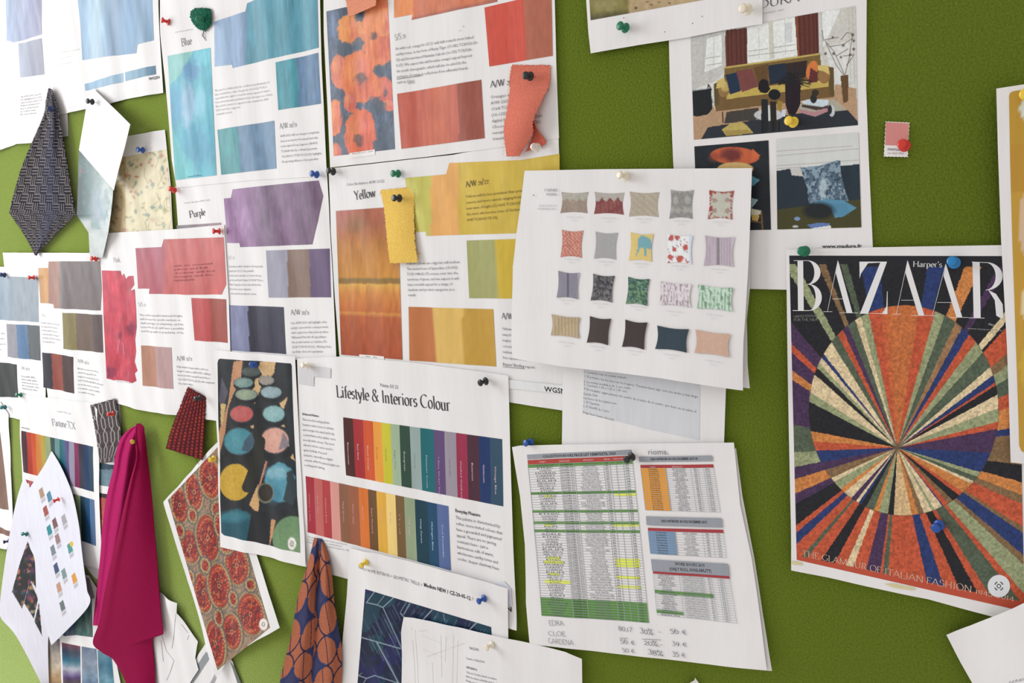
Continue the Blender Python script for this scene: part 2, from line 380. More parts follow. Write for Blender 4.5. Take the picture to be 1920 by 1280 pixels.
        if VV: return mk(name, np.concatenate(VV), FF, M['flat'], par or s.root, np.concatenate(CC), smooth=False, label=label)
    def para(s, lines, p0, p1, pn, h, col=(95, 93, 95), name='text_block', label=None, bold=False):
        """a paragraph: p0-p1 baseline of its widest line, pn start of the last baseline"""
        A, B, E = s._b(p0), s._b(p1), s._b(pn); n = len(lines); H = s._H(p0, h); s.k += 1
        g = [sans(l, .022 if bold else 0) for l in lines]; k = np.linalg.norm(B-A)/max(q[2] for q in g)
        VV = []; FF = []; m = 0
        for i, q in enumerate(g):
            if not len(q[0]): continue
            o = A+(E-A)*(i/max(1, n-1)); V, Fc = s._txt(q, o, o+B-A, H, k); W = s.lift(V, s.k); Fc = orient(W, Fc)
            VV.append(W); FF += [[a+m for a in f] for f in Fc]; m += len(W)
        V = np.concatenate(VV)
        return mk(name, V, FF, M['flat'], s.root, np.broadcast_to(ink(col, p0[0]), V.shape), smooth=False, label=label)

def Z(ox, oy, k): return lambda *P: [(ox+a/k, oy+b/k) for a, b in P]
def catmull(P, t):
    P = np.asarray(P, float); n = len(P)-1; f = np.clip(np.asarray(t)*n, 0, n-1e-9); i = f.astype(int); f = (f-i)[:, None]
    p0, p1, p2, p3 = P[np.maximum(i-1, 0)], P[i], P[i+1], P[np.minimum(i+2, n)]
    return .5*((2*p1)+(-p0+p2)*f+(2*p0-5*p1+4*p2-p3)*f*f+(-p0+3*p1-3*p2+p3)*f**3)
def loft(name, Lp, Rp, mtl, parent, colf, nu=40, nv=80, fold=None, solid=.0007, edge=0, label=None, lin_=False):
    """sheet spanned between two outline curves (px, py, distance from the board in mm)"""
    t = np.linspace(0, 1, nv+1)
    def interp(P):
        P = np.asarray(P, float)
        if lin_: x = np.linspace(0, 1, len(P)); return np.stack([np.interp(t, x, P[:, j]) for j in range(3)], 1)
        return catmull(P, t)
    A, B = interp(Lp), interp(Rp)
    s = np.linspace(0, 1, nu+1); S, T = np.meshgrid(s, t)
    G = A[:, None]*(1-S[..., None])+B[:, None]*S[..., None]; d = G[..., 2]*.001
    if fold is not None: d = d+fold(S, T)*.001
    X, Y = G[..., 0].copy(), G[..., 1].copy()
    if edge:
        e = edge*(vn(T*nv*.9, S*0, 5)-.5)*2; X[:, 0] += e[:, 0]; X[:, -1] -= e[:, -1]
        e = edge*(vn(S*nu*.9, T*0+3, 6)-.5)*2; Y[0] += e[0]; Y[-1] += e[-1]
    W = at(X, Y, d); c = colf(S, T, X, Y, W)
    i = np.arange((nu+1)*(nv+1)).reshape(nv+1, nu+1)
    Fc = np.stack([i[1:, :-1], i[1:, 1:], i[:-1, 1:], i[:-1, :-1]], -1).reshape(-1, 4)
    return mk(name, W.reshape(-1, 3), Fc, M[mtl], parent, None if c is None else np.clip(ink(np.clip(c, 0, 255), X, True), 0, .9).reshape(-1, 3), solid=solid, label=label), W
def tube(name, P, r, mtl, parent, col=None, seg=6):
    P = np.asarray(P, float); V = []; n = len(P)
    for i in range(n):
        d = P[min(i+1, n-1)]-P[max(i-1, 0)]; d /= np.linalg.norm(d)+1e-12; a = np.cross(d, (0, 1, .1)); a /= np.linalg.norm(a)+1e-12; b = np.cross(d, a)
        for k in range(seg): q = 2*math.pi*k/seg; V.append(P[i]+r*(math.cos(q)*a+math.sin(q)*b))
    Fc = [[i*seg+k, i*seg+(k+1) % seg, (i+1)*seg+(k+1) % seg, (i+1)*seg+k] for i in range(n-1) for k in range(seg)]
    Fc += [list(range(seg))[::-1], [(n-1)*seg+k for k in range(seg)]]
    return V, Fc
def threads(name, paths, r, parent, col):
    """loose threads: paths of (px,py,mm)"""
    VV = []; FF = []; n = 0
    for p in paths:
        p = np.asarray(p, float); q = catmull(p, np.linspace(0, 1, 4*len(p))) if len(p) > 2 else p
        V, Fc = tube('', at(q[:, 0], q[:, 1], q[:, 2]*.001), r, None, None); VV += V; FF += [[a+n for a in f] for f in Fc]; n += len(V)
    V = np.array(VV); return mk(name, V, FF, M['thread'], parent, np.broadcast_to(ink(col, p[0, 0]), V.shape))
_pm = {}
PINC = dict(red=(.62, .03, .02), black=(.012, .012, .014), blue=(.012, .075, .34), green=(.0, .16, .075), yellow=(.78, .56, .05),
            cream=(.78, .72, .58), navy=(.01, .03, .12), teal=(.01, .14, .15), sky=(.01, .2, .5), gold=(.55, .36, .04), clear=(.85, .83, .8))
def pin(head, collar, d, colour, label, sc=1.0):
    """push pin: head and collar give its lean, d is the surface it is pushed into (mm)"""
    d = d*.001; C0 = at(*collar, d+.0022); Hd = at(*head, d+.0115); ax = Hd-C0
    nrm = np.array([0, -1, 0.]); ax /= np.linalg.norm(ax); ax = ax*.9+nrm*.1; ax /= np.linalg.norm(ax)
    a = np.cross(ax, (0, 0, 1)); a /= np.linalg.norm(a); b = np.cross(ax, a)
    prof = [(0, 0), (0, 2.6), (.35, 3.7), (.9, 4.05), (1.5, 3.85), (1.9, 3.1), (2.4, 2.3), (3.4, 1.85), (4.8, 1.75), (6.0, 1.95), (6.7, 2.5), (7.1, 3.1), (7.7, 3.45), (8.4, 3.4), (8.9, 3.0), (9.15, 2.0), (9.2, 0)]
    base = C0-nrm*0
    if colour not in _pm: _pm[colour] = mat('plastic_'+colour, PINC[colour], .28, .5, trans=.6 if colour == 'clear' else 0)
    t = thing('push_pin', label, 'push pin', base+np.array([0, .002, 0]))
    def lathe(pr, n):
        V = []; m = len(pr)
        for z, r in pr:
            for k in range(n): q = 2*math.pi*k/n; V.append(base+ax*z*.001*sc+(a*math.cos(q)+b*math.sin(q))*r*.001*sc)
        Fc = [[i*n+k, (i+1)*n+k, (i+1)*n+(k+1) % n, i*n+(k+1) % n] for i in range(m-1) for k in range(n)]
        return V, Fc
    V, Fc = lathe([(z, max(r, .02)) for z, r in prof], 24); g = mk('grip', V, Fc, _pm[colour], t)
    V, Fc = lathe([(-7, .05), (-5.5, .5), (.3, .5)], 8); mk('needle', V, Fc, M['steel'], t)
    return t
# ================================================================== the board
def slab(name, x0, x1, z0, z1, y0, y1, m):
    V = [(x, y, z) for x in (x0, x1) for y in (y0, y1) for z in (z0, z1)]
    Fc = [[0, 1, 3, 2], [4, 6, 7, 5], [0, 4, 5, 1], [2, 3, 7, 6], [0, 2, 6, 4], [1, 5, 7, 3]]
    return V, Fc
V, Fc = slab('', -2.6, .9, -1.7, 1.1, .0225, .06, None); o = mk('wall_back', V, Fc, M['plaster'], None, smooth=False); o['kind'] = 'structure'
brd = thing('pinboard', 'large olive green felt pinboard behind all the papers', 'pinboard', (-.9, 0, -.3))
V, Fc = slab('', -2.3, .6, -1.5, .95, 0, .02, None); mk('felt_panel', V, Fc, M['felt'], brd, smooth=False)

def streaks(c0, c1, amp=.12, k=.16, seed=1):
    """colour wash running from c0 (left) to c1 (right)"""
    def f(c):
        x0, x1 = c.x.min(), c.x.max(); t = np.clip((c.x-x0)/(x1-x0+1e-6), 0, 1)
        c.c = np.array(c0, float)*(1-t)[..., None]+np.array(c1, float)*t[..., None]; c.noise(amp, k, k*.18, seed)
    return f
def bands(cols, slope=0.0, amp=.05, seed=3):
    def f(c):
        yr = c.y.mean(); t = c.x-slope*(c.y-yr); x0, x1 = t.min(), t.max(); t = (t-x0)/(x1-x0+1e-6)
        for a, col in cols: c.mix(t >= a, col)
        c.noise(amp, .2, .05, seed)
    return f
G1 = 'colour trend report pages'

# ---------------- A / B : two washed-out pages, top left
z = Z(0, 0, 5.818)
pg = Page('printed_page', 'white report page cut off by the top left corner, lavender blocks', 'paper', [(-230, -160), (110, -185), (128, 255), (60, 268), (30, 270), (0, 281), (-170, 318)], 0.6, group=G1)
pg.wash(z((65, -60), (450, -120), (455, 375), (150, 462), (70, 440)), streaks((175, 195, 225), (160, 160, 190), .12))
pg.wash(z((200, 475), (455, 415), (485, 812), (222, 845)), streaks((185, 195, 215), (155, 155, 172), .06))
pg.para(['By A/W 20/21, grey will', 'be highlighted by a warm', 'mineral and earthy mood', 'Refined neutrals will be', 'key to tonal dressing', 'as comfort leads', 'the season ahead'], (40, 183), (79, 177), (38, 216), 3.2, (150, 140, 140))
pg = Page('printed_page', 'white report page with sky blue wash above a thin strip of blue swatches', 'paper', [(76, -160), (292, -190), (297, 10), (300, 80), (306, 174), (236, 186), (205, 195), (106, 216), (100, 190), (88, 110), (80, 60)], 1.7, group=G1)
def skyw(c):
    t = (c.x-c.x.min())/(c.x.max()-c.x.min()); c.c = np.array((140, 180, 215.))*(1-t)[..., None]+np.array((120, 160, 195.))*t[..., None]
    c.mix(np.exp(-((t-.25)/.12)**2)*.7, (215, 240, 250)); c.mix(np.exp(-((t-.5)/.08)**2)*.5, (150, 165, 190)); c.mix(np.exp(-((t-.85)/.07)**2)*.35, (190, 215, 235)); c.noise(.1, .15, .02, 4)
pg.wash(z((840, -80), (1660, -240), (1680, 440), (1500, 485), (1490, 580), (1200, 610), (900, 655)), skyw)
pg.wash(z((925, 915), (1345, 795), (1350, 895), (930, 990)), streaks((150, 190, 220), (150, 190, 215), .1)); pg.wash(z((1365, 790), (1700, 715), (1705, 810), (1370, 885)), streaks((150, 190, 215), (70, 120, 150), .1))
pg.text([('WGSN', (279.5, 150.5), (299.5, 147), 5.5, 'bold', (90, 88, 90))], 'logo_text')
pg.para(['blue remains a core commercial', 'colour across all the', 'markets for the next'], (112, 100), (150, 93), (112, 122), 2.4, (215, 215, 212))

# ---------------- C : Blue
pBlue = pg = Page('printed_page', 'report page headed Blue with turquoise watercolour and teal blocks', 'paper', [(286, -230), (598, -240), (600, 0), (603, 120), (607, 200), (613, 330), (470, 338), (331, 352), (322, 300), (314, 200), (306, 120), (300, 30)], 2.0, lifts=[(300, 60, .03, .0025)], group=G1)
z = Z(290, 0, 5.818); z6 = Z(290, 160, 5.818)
def bluew(c):
    c.fill((70, 145, 165)); c.noise(.14, .18, .03, 9)
    c.org(290, 0, 5.818); x = (c.x-290)*5.818
    c.mix(np.clip((1010-x)/60, 0, 1)*np.clip(((c.y*5.818)-120)/20, 0, 1), (140, 170, 205)); c.mix(np.exp(-((x-740)/90)**2)*.5, (170, 200, 230)); c.mix(np.exp(-((x-980)/50)**2)*.4, (125, 140, 175)); c.mix(np.exp(-((x-1350)/60)**2)*.25, (110, 170, 185)); c.mix(np.clip((x-1650)/130, 0, 1)*.4, (45, 120, 135)); c.noise(.1, .3, .03, 12)
pg.wash(z((1010, 35), (1110, -10), (1420, -120), (1775, -150), (1785, 300), (1790, 520), (1200, 655), (850, 742), (845, 705), (655, 728), (650, 240), (990, 125)), bluew)
pg.wash(z((1320, 680), (1785, 575), (1815, 1130), (1350, 1200)), bands([(0, (60, 145, 160)), (.49, (85, 120, 155))], .08, .16)); pg.wash(z6((685, 485), (1305, 385), (1330, 905), (728, 975)), bands([(0, (75, 155, 160)), (.35, (105, 140, 170))], .08, .12))
def turq(c):
    c.fill((95, 185, 205)); c.noise(.08, .06, .03, 2); c.org(290, 0, 5.818)
    c.poly([(130, 600), (430, 540), (330, 740), (240, 860), (150, 940)], (140, 205, 200)); c.ell(400, 780, 90, 110, (95, 150, 195), .8, soft=.5, wob=.8); c.ell(370, 1150, 90, 250, (170, 200, 230), .8, soft=.6, wob=.6); c.ell(500, 1120, 60, 160, (150, 215, 235), .7, soft=.6)
    c.ell(220, 1150, 70, 200, (95, 165, 210), .6, soft=.6); c.ell(560, 620, 60, 90, (120, 215, 230), .7, soft=.6); c.poly([(170, 1330), (240, 1500), (330, 1680), (430, 1760), (420, 1990), (210, 2000)], (115, 205, 205), .75); c.ell(480, 1600, 170, 200, (80, 155, 190), .6, soft=.7, wob=.6); c.noise(.07, .2, .05, 6)
pg.pic([(314.5, 105), (395, 89.5), (406, 328.5), (329, 337.5)], turq, name='watercolour_print')
pg.text([('Blue', (341, 87), (360.5, 82.5), 14.5, 'serifL')], 'heading'); pg.text([('A/W 20/21', (525, 241.5), (557.5, 237), 10, 'serifL')], 'heading')
pg.text([('Colour Evolution A/W 21/22', (328, 62), (362, 56), 2.6, '', (170, 165, 165))], 'small_print')
pg.para(['This season is defined by the comfort and familiarity of', 'blue; it symbolises calm. Sea green (16-5123 TCX) is', 'used within the right to nourish every aspect of culture', 'from environmental and fashion-led, strong to use Classic', 'Blue and the reason to appear in the market for A/W', '20/21 and it also supports', 'sustainable mood'], (403, 172), (510, 155), (406, 216), 4.0, (165, 163, 165))
pg.para(['A/W 20/21 will see deeper complexity', 'hues in an interior-focussed and calm', 'in the hybrid Deep Lagoon (18-4915', 'TCX/081-45-20), a Visual Spectrum', 'Oil (18-5112 TCX/113-22-20) highlights', 'the growing influence of people-first'], (526, 257), (601, 249), (529, 305), 4.3, (120, 118, 120))
pg.text([('Painted Surface', (353, 332.5), (379, 329), 2.6)], 'caption')

# ---------------- S : yellow floral sheet behind
pg = Page('printed_page', 'sheet of pale yellow floral wallpaper print with a blue pin', 'paper', [(196, 262), (244, 254), (309, 243), (315, 300), (320, 350), (325, 440), (196, 444)], 0.5, group='floral prints')
def floral(c):
    c.fill((240, 230, 192)); c.noise(.07, .08, .08, 3)
    R = random.Random(5)
    for _ in range(120): c.ell(R.uniform(196, 325), R.uniform(280, 445), R.uniform(1.5, 3.6), R.uniform(2, 5), R.choice([(130, 155, 140), (150, 170, 165), (205, 150, 120), (200, 130, 115), (165, 165, 110), (115, 140, 130)]), R.uniform(.35, .8), R.uniform(0, 180), .6, .8)
    for _ in range(26):
        x, y = R.uniform(196, 325), R.uniform(280, 445); c.line([(x, y), (x+R.uniform(-8, 8), y+R.uniform(8, 18)), (x+R.uniform(-12, 12), y+R.uniform(20, 30))], 1, (140, 120, 80), .5)
    c.mix((c.x < 236)*.3, (150, 105, 45))  # diamond card's shadow painted into the print, left of the crease
pg.pic([(200, 300), (313, 279.5), (323, 432), (198, 440)], floral, 1.5, 'floral_print')

# ---------------- D : Purple
pPurp = pg = Page('printed_page', 'report page headed Purple with violet and grey colour blocks', 'paper', [(328, 350), (470, 336), (613, 322), (618, 420), (624, 520), (631, 682), (545, 674), (420, 665), (350, 650), (342, 560), (336, 460)], 1.4, group=G1)
z = Z(290, 330, 5.818); z8 = Z(290, 530, 5.818)
def purp(c):
    t = (c.x-420)/185; c.c = np.array((160, 120, 165.))*(1-t)[..., None]+np.array((112, 88, 112.))*t[..., None]; c.mix(np.exp(-((t-.2)/.15)**2)*np.exp(-((c.y-410)/30)**2)*.5, (185, 150, 195)); c.mix(np.exp(-((t-.45)/.12)**2)*.5, (118, 108, 125)); c.noise(.16, .12, .05, 8); c.noise(.08, .4, .06, 8)
pg.wash(z((755, 245), (832, 238), (850, 145), (1300, 95), (1790, 48), (1840, 215), (1780, 500), (1722, 745), (935, 775), (925, 730), (790, 728), (775, 480)), purp)
pg.wash(z((1215, 812), (1910, 790), (1925, 1322), (1245, 1325)), bands([(0, (162, 162, 178)), (.33, (138, 115, 103)), (.68, (103, 85, 118))], .03, .05))
pg.wash(z8((815, 245), (1408, 265), (1435, 778), (832, 735)), bands([(0, (135, 140, 175)), (.345, (58, 58, 72)), (.5, (62, 62, 80))], .05, .1))
pg.block(z((240, 540), (725, 508), (728, 545), (243, 572)), streaks((120, 115, 118), (170, 140, 150), .1))
pg.text([('Purple', (356, 408.5), (385.5, 403), 13, 'serif', (80, 76, 85))], 'heading'); pg.text([('Colour Evolution A/W 21/22', (345, 382), (394, 376), 3, '', (170, 165, 170))], 'small_print')
pg.text([('A/W 20/21', (546, 590), (580.5, 589.5), 9.5, 'serifL')], 'heading'); pg.text([('S/S 21', (428, 486), (440, 485), 6, 'serifL', (165, 163, 168))], 'heading')
pg.para(['Consumers will be drawn to the deep tactile', 'purples for S/S 21. As powerful', 'as the most seductive, it comes in the top', 'as the new Dark Purple (19-2014) TCX is a', 'fluid, it appears in the new and the A for', 'its look as a more dynamic', 'colour and shows that its season'], (429, 501), (493, 501), (432, 551.5), 4, (135, 133, 138))
pg.para(['Our A/W 20/21 will highlight a blue', 'purple can work for a deeper trends,', 'with a grey base that picks up where', 'Millennial Pink left off, appealing to', 'the youth market, as Carmine (TS-', '2218 TCX/155-35-21), offering a fresh,', 'modular choice for partywear'], (545.5, 607.5), (619, 605), (548.5, 661), 4.2, (125, 122, 128))

# ---------------- E / F : Orange and Yellow
pYel = pg = Page('printed_page', 'report page headed Yellow with mustard blocks and a sunset painting', 'paper', [(616, 316), (850, 290), (1047, 252), (1052, 420), (1058, 770), (955, 754), (800, 735), (640, 712), (628, 560), (620, 430)], 2.0, group=G1)
z6y = Z(600, 300, 5.053); z4 = Z(600, 480, 4)
def yblk(c):
    c.org(600, 300, 5.053); c.fill((205, 175, 75)); x = (c.x-600)*5.053; c.mix(x < 1060, (196, 190, 95)); c.mix((x >= 1050) & (x < 1310), (226, 168, 98)); c.noise(.05, .1, .04, 5)
pg.wash(z6y((805, 170), (1195, 135), (1225, 28), (1900, 0), (2270, -60), (2275, 668), (1875, 692), (1005, 718), (1003, 678), (880, 684)), yblk, cell=.003)
pg.wash(z6y((1390, 762), (2050, 740), (2050, 1312), (1415, 1308)), bands([(0, (163, 162, 105)), (.42, (203, 172, 62))], .06, .04), cell=.004)
pg.wash(z4((665, 380), (1300, 398), (1322, 828), (672, 782)), bands([(0, (184, 112, 66)), (.30, (217, 178, 98)), (.64, (192, 150, 66))], .055, .04), cell=.004)
def sunset(c):
    v = c.v; S = [(0, (170, 100, 75)), (.1, (165, 100, 72)), (.25, (185, 125, 65)), (.46, (200, 140, 65)), (.475, (140, 115, 65)), (.50, (150, 112, 60)), (.51, (215, 165, 80)), (.57, (205, 135, 70)), (.69, (190, 110, 60)), (.705, (205, 140, 70)), (.73, (180, 98, 60)), (.9, (170, 88, 55)), (1, (165, 80, 52))]
    vv = v+.012*(fbm(c.x*.12, c.y*.03, 2)-.5)
    c.c = np.stack([np.interp(vv, [q[0] for q in S], [q[1][k] for q in S]) for k in range(3)], -1); c.ell(.5*(630+755)-30, 420, 22, 14, (140, 110, 65), .5, soft=1, wob=.5); c.ell(640, 400, 20, 30, (200, 130, 130), .5, soft=1); c.noise(.12, .18, .035, 5)
pg.pic([(630, 395.5), (746, 387), (755, 674), (640, 664.5)], sunset, 1.6, 'sunset_print')
pg.polys('caption_tab', [([(674, 664), (720, 668), (721, 676), (674, 672)], (236, 232, 228))])
pg.text([('Agua de Bosc', (686, 668.5), (708, 671), 3)], 'caption')
pg.text([('Yellow', (666, 375), (705, 368.5), 17, 'serif')], 'heading'); pg.text([('Color Evolution A/W 21/22', (650, 348.5), (721, 341.5), 5.4, '', (120, 118, 120))], 'small_print')
pg.text([('A/W 21/22', (874, 351), (917, 343.5), 10.5, 'serif', (95, 80, 45))], 'heading'); pg.text([('A/W 20/21', (941.5, 597), (985, 600), 11, 'serif')], 'heading')
pg.para(['Yellows will be less prevalent than previous', 'seasons and more varied, ranging from a', 'new wave of Light (12-0605 TCX/037-', 'the more wholesome tone of Golden', '0947 TCX/039-75-33).'], (874, 371), (992, 358), (876, 415), 5.3, (105, 90, 45))
pg.para(['Mellow yellows are edgy but still mellow.', 'The muted tone of Spinsoline (13-0922', 'TCX/ 048-62-17) crosses over into the', 'territory of green, and we expect it will', 'have versatile appeal for a range of', 'markets and product categories as a', 'result.'], (763, 496.5), (863, 493), (766, 555), 5, (105, 103, 105))
pg.para(['Yellows move', 'away from overly', 'brights and edgy', 'colours will be', 'mellow, as the', 'first capsules in the'], (942, 618), (987, 621), (943.5, 672), 5, (105, 103, 105)); pg.text([("Buyers' Briefing report.", (943.5, 684.5), (1004, 691), 5.5)]); pg.polys('underline', [([(943.5, 686.5), (984, 690.5), (984, 691.3), (943.5, 687.3)], (90, 88, 90))])
pg.polys('footer_strip', [([(952, 711), (1058, 722), (1058, 738), (952, 727)], (222, 219, 216))]); pg.text([('WGSN', (1022, 733), (1062, 738), 9.5, 'bold', (40, 38, 40))], 'logo_text')
pOr = pg = Page('printed_page', 'report page of orange tones with a painting of orange flowers', 'paper', [(603, -230), (1020, -280), (1040, 0), (1043, 120), (1048, 259), (940, 276), (800, 294), (700, 305), (619, 314), (614, 200), (607, 60)], 2.5, group=G1)
z = Z(600, 0, 5.818); z7 = Z(600, 160, 5.818); z4o = Z(900, 0, 4.923)
def flowers(c):
    c.fill((88, 100, 118)); c.org(600, 0, 5.818); c.noise(.25, .12, .04, 3); c.noise(.15, .4, .2, 3)
    c.ell(150, 300, 60, 160, (125, 150, 185), .6, soft=.8, wob=.8)
    for cx, cy, rx, ry, col in [(640, 350, 190, 380, (222, 130, 92)), (330, 330, 140, 170, (228, 150, 90)), (700, 240, 110, 150, (230, 145, 100)), (210, 780, 90, 190, (214, 125, 100)), (420, 840, 190, 290, (226, 128, 88)), (170, 1280, 75, 200, (225, 130, 85)), (330, 1120, 70, 110, (210, 115, 95)), (680, 1010, 120, 180, (214, 112, 92)), (440, 1480, 170, 300, (222, 115, 85)), (180, 1680, 60, 120, (205, 110, 90)), (740, 1150, 90, 60, (220, 120, 95))]:
        c.ell(cx, cy, rx, ry, col, 1, soft=.08, wob=.35); c.ell(cx-rx*.35, cy-ry*.3, rx*.5, ry*.5, (238, 165, 105), .45, soft=1, wob=1); c.ell(cx+rx*.4, cy+ry*.35, rx*.45, ry*.45, (196, 92, 84), .5, soft=1, wob=1); c.ell(cx+rx*.2, cy-ry*.4, rx*.4, ry*.3, (214, 120, 125), .4, soft=1, wob=1)
    for cx, cy, rx, ry in [(440, 850, 60, 60), (590, 400, 40, 40), (420, 1530, 50, 60), (720, 1010, 25, 50)]: c.ell(cx, cy, rx, ry, (105, 90, 95), .8, soft=.6, wob=1.5)
    for a in [(430, 180, 50, 60), (280, 530, 110, 70), (420, 470, 60, 60), (660, 760, 80, 60), (640, 1160, 90, 90), (720, 1620, 140, 210), (240, 1180, 25, 90)]: c.ell(*a, (86, 98, 112), .9, soft=.25, wob=.9)
    c.noise(.13, .25, .05, 7)
pg.pic([(612, 21.5), (727, -4), (741, 279.5), (626, 292.5)], flowers, 1.3, 'flower_painting_print')
pg.wash(z((800, -300), (1935, -420), (1935, 20), (1560, 95), (1000, 218), (1008, 158), (810, 195)), lambda c: (c.fill((226, 145, 95)), c.mix(c.x > 775, (205, 120, 88)), c.mix((c.y > 32-(c.x-772)*.22), (176, 105, 88)), c.noise(.12, .12, .04, 4)))
pg.wash(z4o((42, 70), (380, -10), (660, -60), (672, 515), (88, 614)), bands([(0, (200, 78, 62)), (.58, (172, 100, 78))], .05, .06))
pg.wash([(745, 176), (902.5, 149.5), (909, 259), (753, 279)], lambda c: (bands([(0, (190, 98, 80)), (.7, (152, 82, 68))], .04, .05)(c), c.mix(np.exp(-((c.x-825)/22)**2)*.5, (222, 140, 110)), c.mix(np.exp(-((c.x-775)/6)**2)*.3, (170, 75, 62)), c.noise(.07, .3, .03, 3)))
pg.polys('caption_tab', [([(656, 287), (703, 280), (704, 290), (656, 297)], (236, 232, 228))]); pg.text([('Painted Flower Impression', (661, 289.5), (700, 284), 2.6)], 'caption')
pg.text([('S/S 21', (741, 76), (761.5, 71), 11, 'serifL')], 'heading'); pg.text([('A/W 20/21', (920, 164), (975, 156), 12, 'serif')], 'heading')
pg.para(['As with red, orange for S/S 21 will shift towards more baked', 'earthy tones, in the form of Rusty Tiger (17-1452 TCX/020-50-', '32) and brown-based Hawaiian Sub-ish (16-1332 TCX/024-', '5-27). We expect this will broaden orange\'s appeal beyond', 'the youth demographic, which will also be aided by the', 'inclusion of orange in collections from influential brands', 'such as Gucci.'], (742, 94), (896, 71), (745, 157), 5.4, (118, 114, 112))
pg.polys('underline', [([(744, 148), (792, 141), (792, 142), (744, 149)], (120, 116, 114)), ([(765, 156.5), (778, 154.5), (778, 155.3), (765, 157.3)], (120, 116, 114))])
pg.para(['Oranges will continue to thrive', 'A/W 20/21. Oxide shades', '1164 TCX/035-45-02 and', '(16-1350 TCX). While', 'digital brights glow, Orange', 'Chocolate (19-1012 TCX)', 'versatile and warmer', 'transitional tones'], (920, 185), (1030, 170), (924, 263), 6, (120, 115, 112))
pg.polys('pin_hole', [([(869, 49), (870, 48.5), (870.5, 50), (869.5, 50.5)], (60, 50, 50)), ([(862.5, 57), (863.5, 56.7), (864, 58), (863, 58.5)], (60, 50, 50))])

# ---------------- H / I / J / M : lower left pages
z8 = Z(290, 530, 5.818); zk = Z(0, 370, 5.818); zj = Z(0, 540, 5.818)
pGry = pg = Page('printed_page', 'report page at the left edge with pale grey blue wash, headed by a navy pin', 'paper', [(5, 473.5), (74, 473.5), (80, 600), (88, 790), (35, 786), (-120, 760), (-120, 500), (8, 500)], 0.6, group=G1)
pg.wash([(-90, 515), (72, 520), (73, 604), (-90, 594)], lambda c: (c.fill((168, 180, 190)), c.mix((c.x < 24)*.6, (150, 172, 190)), c.mix(np.exp(-((c.x-12)/5)**2)*.5, (185, 200, 212)), c.noise(.07, .2, .05, 4)))
pg.wash(zj((70, 388), (432, 410), (445, 790), (85, 748)), bands([(0, (165, 165, 175)), (.31, (105, 140, 180)), (.64, (105, 112, 115))], .06, .06)); pg.wash(zj((-90, 800), (183, 832), (205, 1195), (-90, 1180)), streaks((75, 80, 82), (62, 72, 68), .12))
pg.text([('A/W 20/21', (40, 692), (56, 694), 5.5, 'serifL', (130, 128, 135))], 'heading'); pg.para(['Grey A/W 20/21', 'darker with yellow', 'undertones as seen in', 'the mid greys, earthy', 'mineral and other'], (40, 706), (72, 711), (42, 729), 3.2, (140, 138, 145)); pg.para(['A/W 20/21, grey', 'will calm and be', 'worn in layers of', 'soft texture'], (-14, 625), (10, 626), (-13, 655), 3.2, (140, 138, 145))
pBrn = pg = Page('printed_page', 'report page with a taupe wash block and small brown and brick swatches', 'paper', [(71, 473.5), (196, 474), (200, 600), (207, 762), (90, 748), (84, 700), (75, 560)], 1.5, group=G1)
pg.wash(zk((418, 770), (525, 768), (530, 698), (1095, 695), (1112, 1000), (1100, 1232), (590, 1208), (583, 1165), (440, 1150)), lambda c: (c.fill((130, 120, 120)), c.mix(c.x < 112, (180, 140, 128)), c.mix(c.x < 91, (222, 172, 120)), c.mix(np.exp(-((c.x-106)/5)**2)*.5, (205, 165, 150)), c.mix(np.exp(-((c.x-114)/3)**2)*.5, (165, 165, 165)), c.noise(.09, .2, .05, 4)))
pg.wash(zj((680, 268), (1115, 290), (1128, 702), (693, 662)), bands([(0, (150, 138, 90)), (.34, (122, 103, 92)), (.75, (105, 90, 90))], .04, .07)); pg.wash(zj((460, 700), (800, 750), (812, 1150), (475, 1082)), bands([(0, (58, 58, 68)), (.31, (160, 82, 70)), (.64, (82, 62, 64))], .05, .07))
pg.text([('A/W 20/21', (146, 679), (167, 683), 6.5, 'serifL', (125, 122, 128))], 'heading'); pg.text([('S/S 21', (78, 592), (86, 594), 4.5, 'serifL', (190, 186, 184))], 'heading')
pg.para(['Brown is a new core with an', 'emotional appeal for the', 'support a textured mood. A', 'rich TCX(092-38-08) is preferred', 'as an alternative to red and', 'is wearable, ideal for textiles', 'in textiles and earthy'], (146, 692), (192, 700), (147, 736), 3.5, (140, 138, 142)); pg.para(['In the season it has the', 'brown tones hybrid', 'in the yellow-green', 'season yellow-tinged', 'and the market will be', 'by transitional'], (77, 606), (112, 610), (80, 641), 3.3, (175, 172, 175))
pPink = pg = Page('printed_page', 'report page with a raspberry paint smear and coral red blocks', 'paper', [(188, 439), (205, 436.5), (322, 430), (420, 421), (424, 480), (429, 560), (432, 660), (437, 800), (408, 789), (330, 778), (270, 770), (203, 753), (197, 640), (191, 520)], 2.6, lifts=[(300, 790, .05, .003)], group=G1)
def pinkw(c):
    c.fill((208, 108, 105)); c.mix(np.clip((305-c.x)/10+.5, 0, 1), (190, 105, 120)); c.mix(np.exp(-((c.x-300)/9)**2)*.4, (175, 100, 130)); c.mix(np.clip((c.y-470)/80, 0, 1)*.3, (214, 90, 90)); c.noise(.09, .15, .04, 4)
pg.wash([(254, 465), (303, 463), (307, 448.5), (420, 444.5), (424.5, 533), (416, 552), (350, 552.5), (279.5, 550.5), (280.5, 541), (259, 541)], pinkw)
pg.wash(z8((400, 165), (780, 180), (797, 655), (437, 628)), bands([(0, (200, 84, 86)), (.52, (168, 84, 74))], .05, .06)); pg.wash(zj((1540, 625), (1872, 648), (1893, 1100), (1558, 1062)), bands([(0, (196, 145, 122)), (.47, (200, 166, 165))], .05, .05))
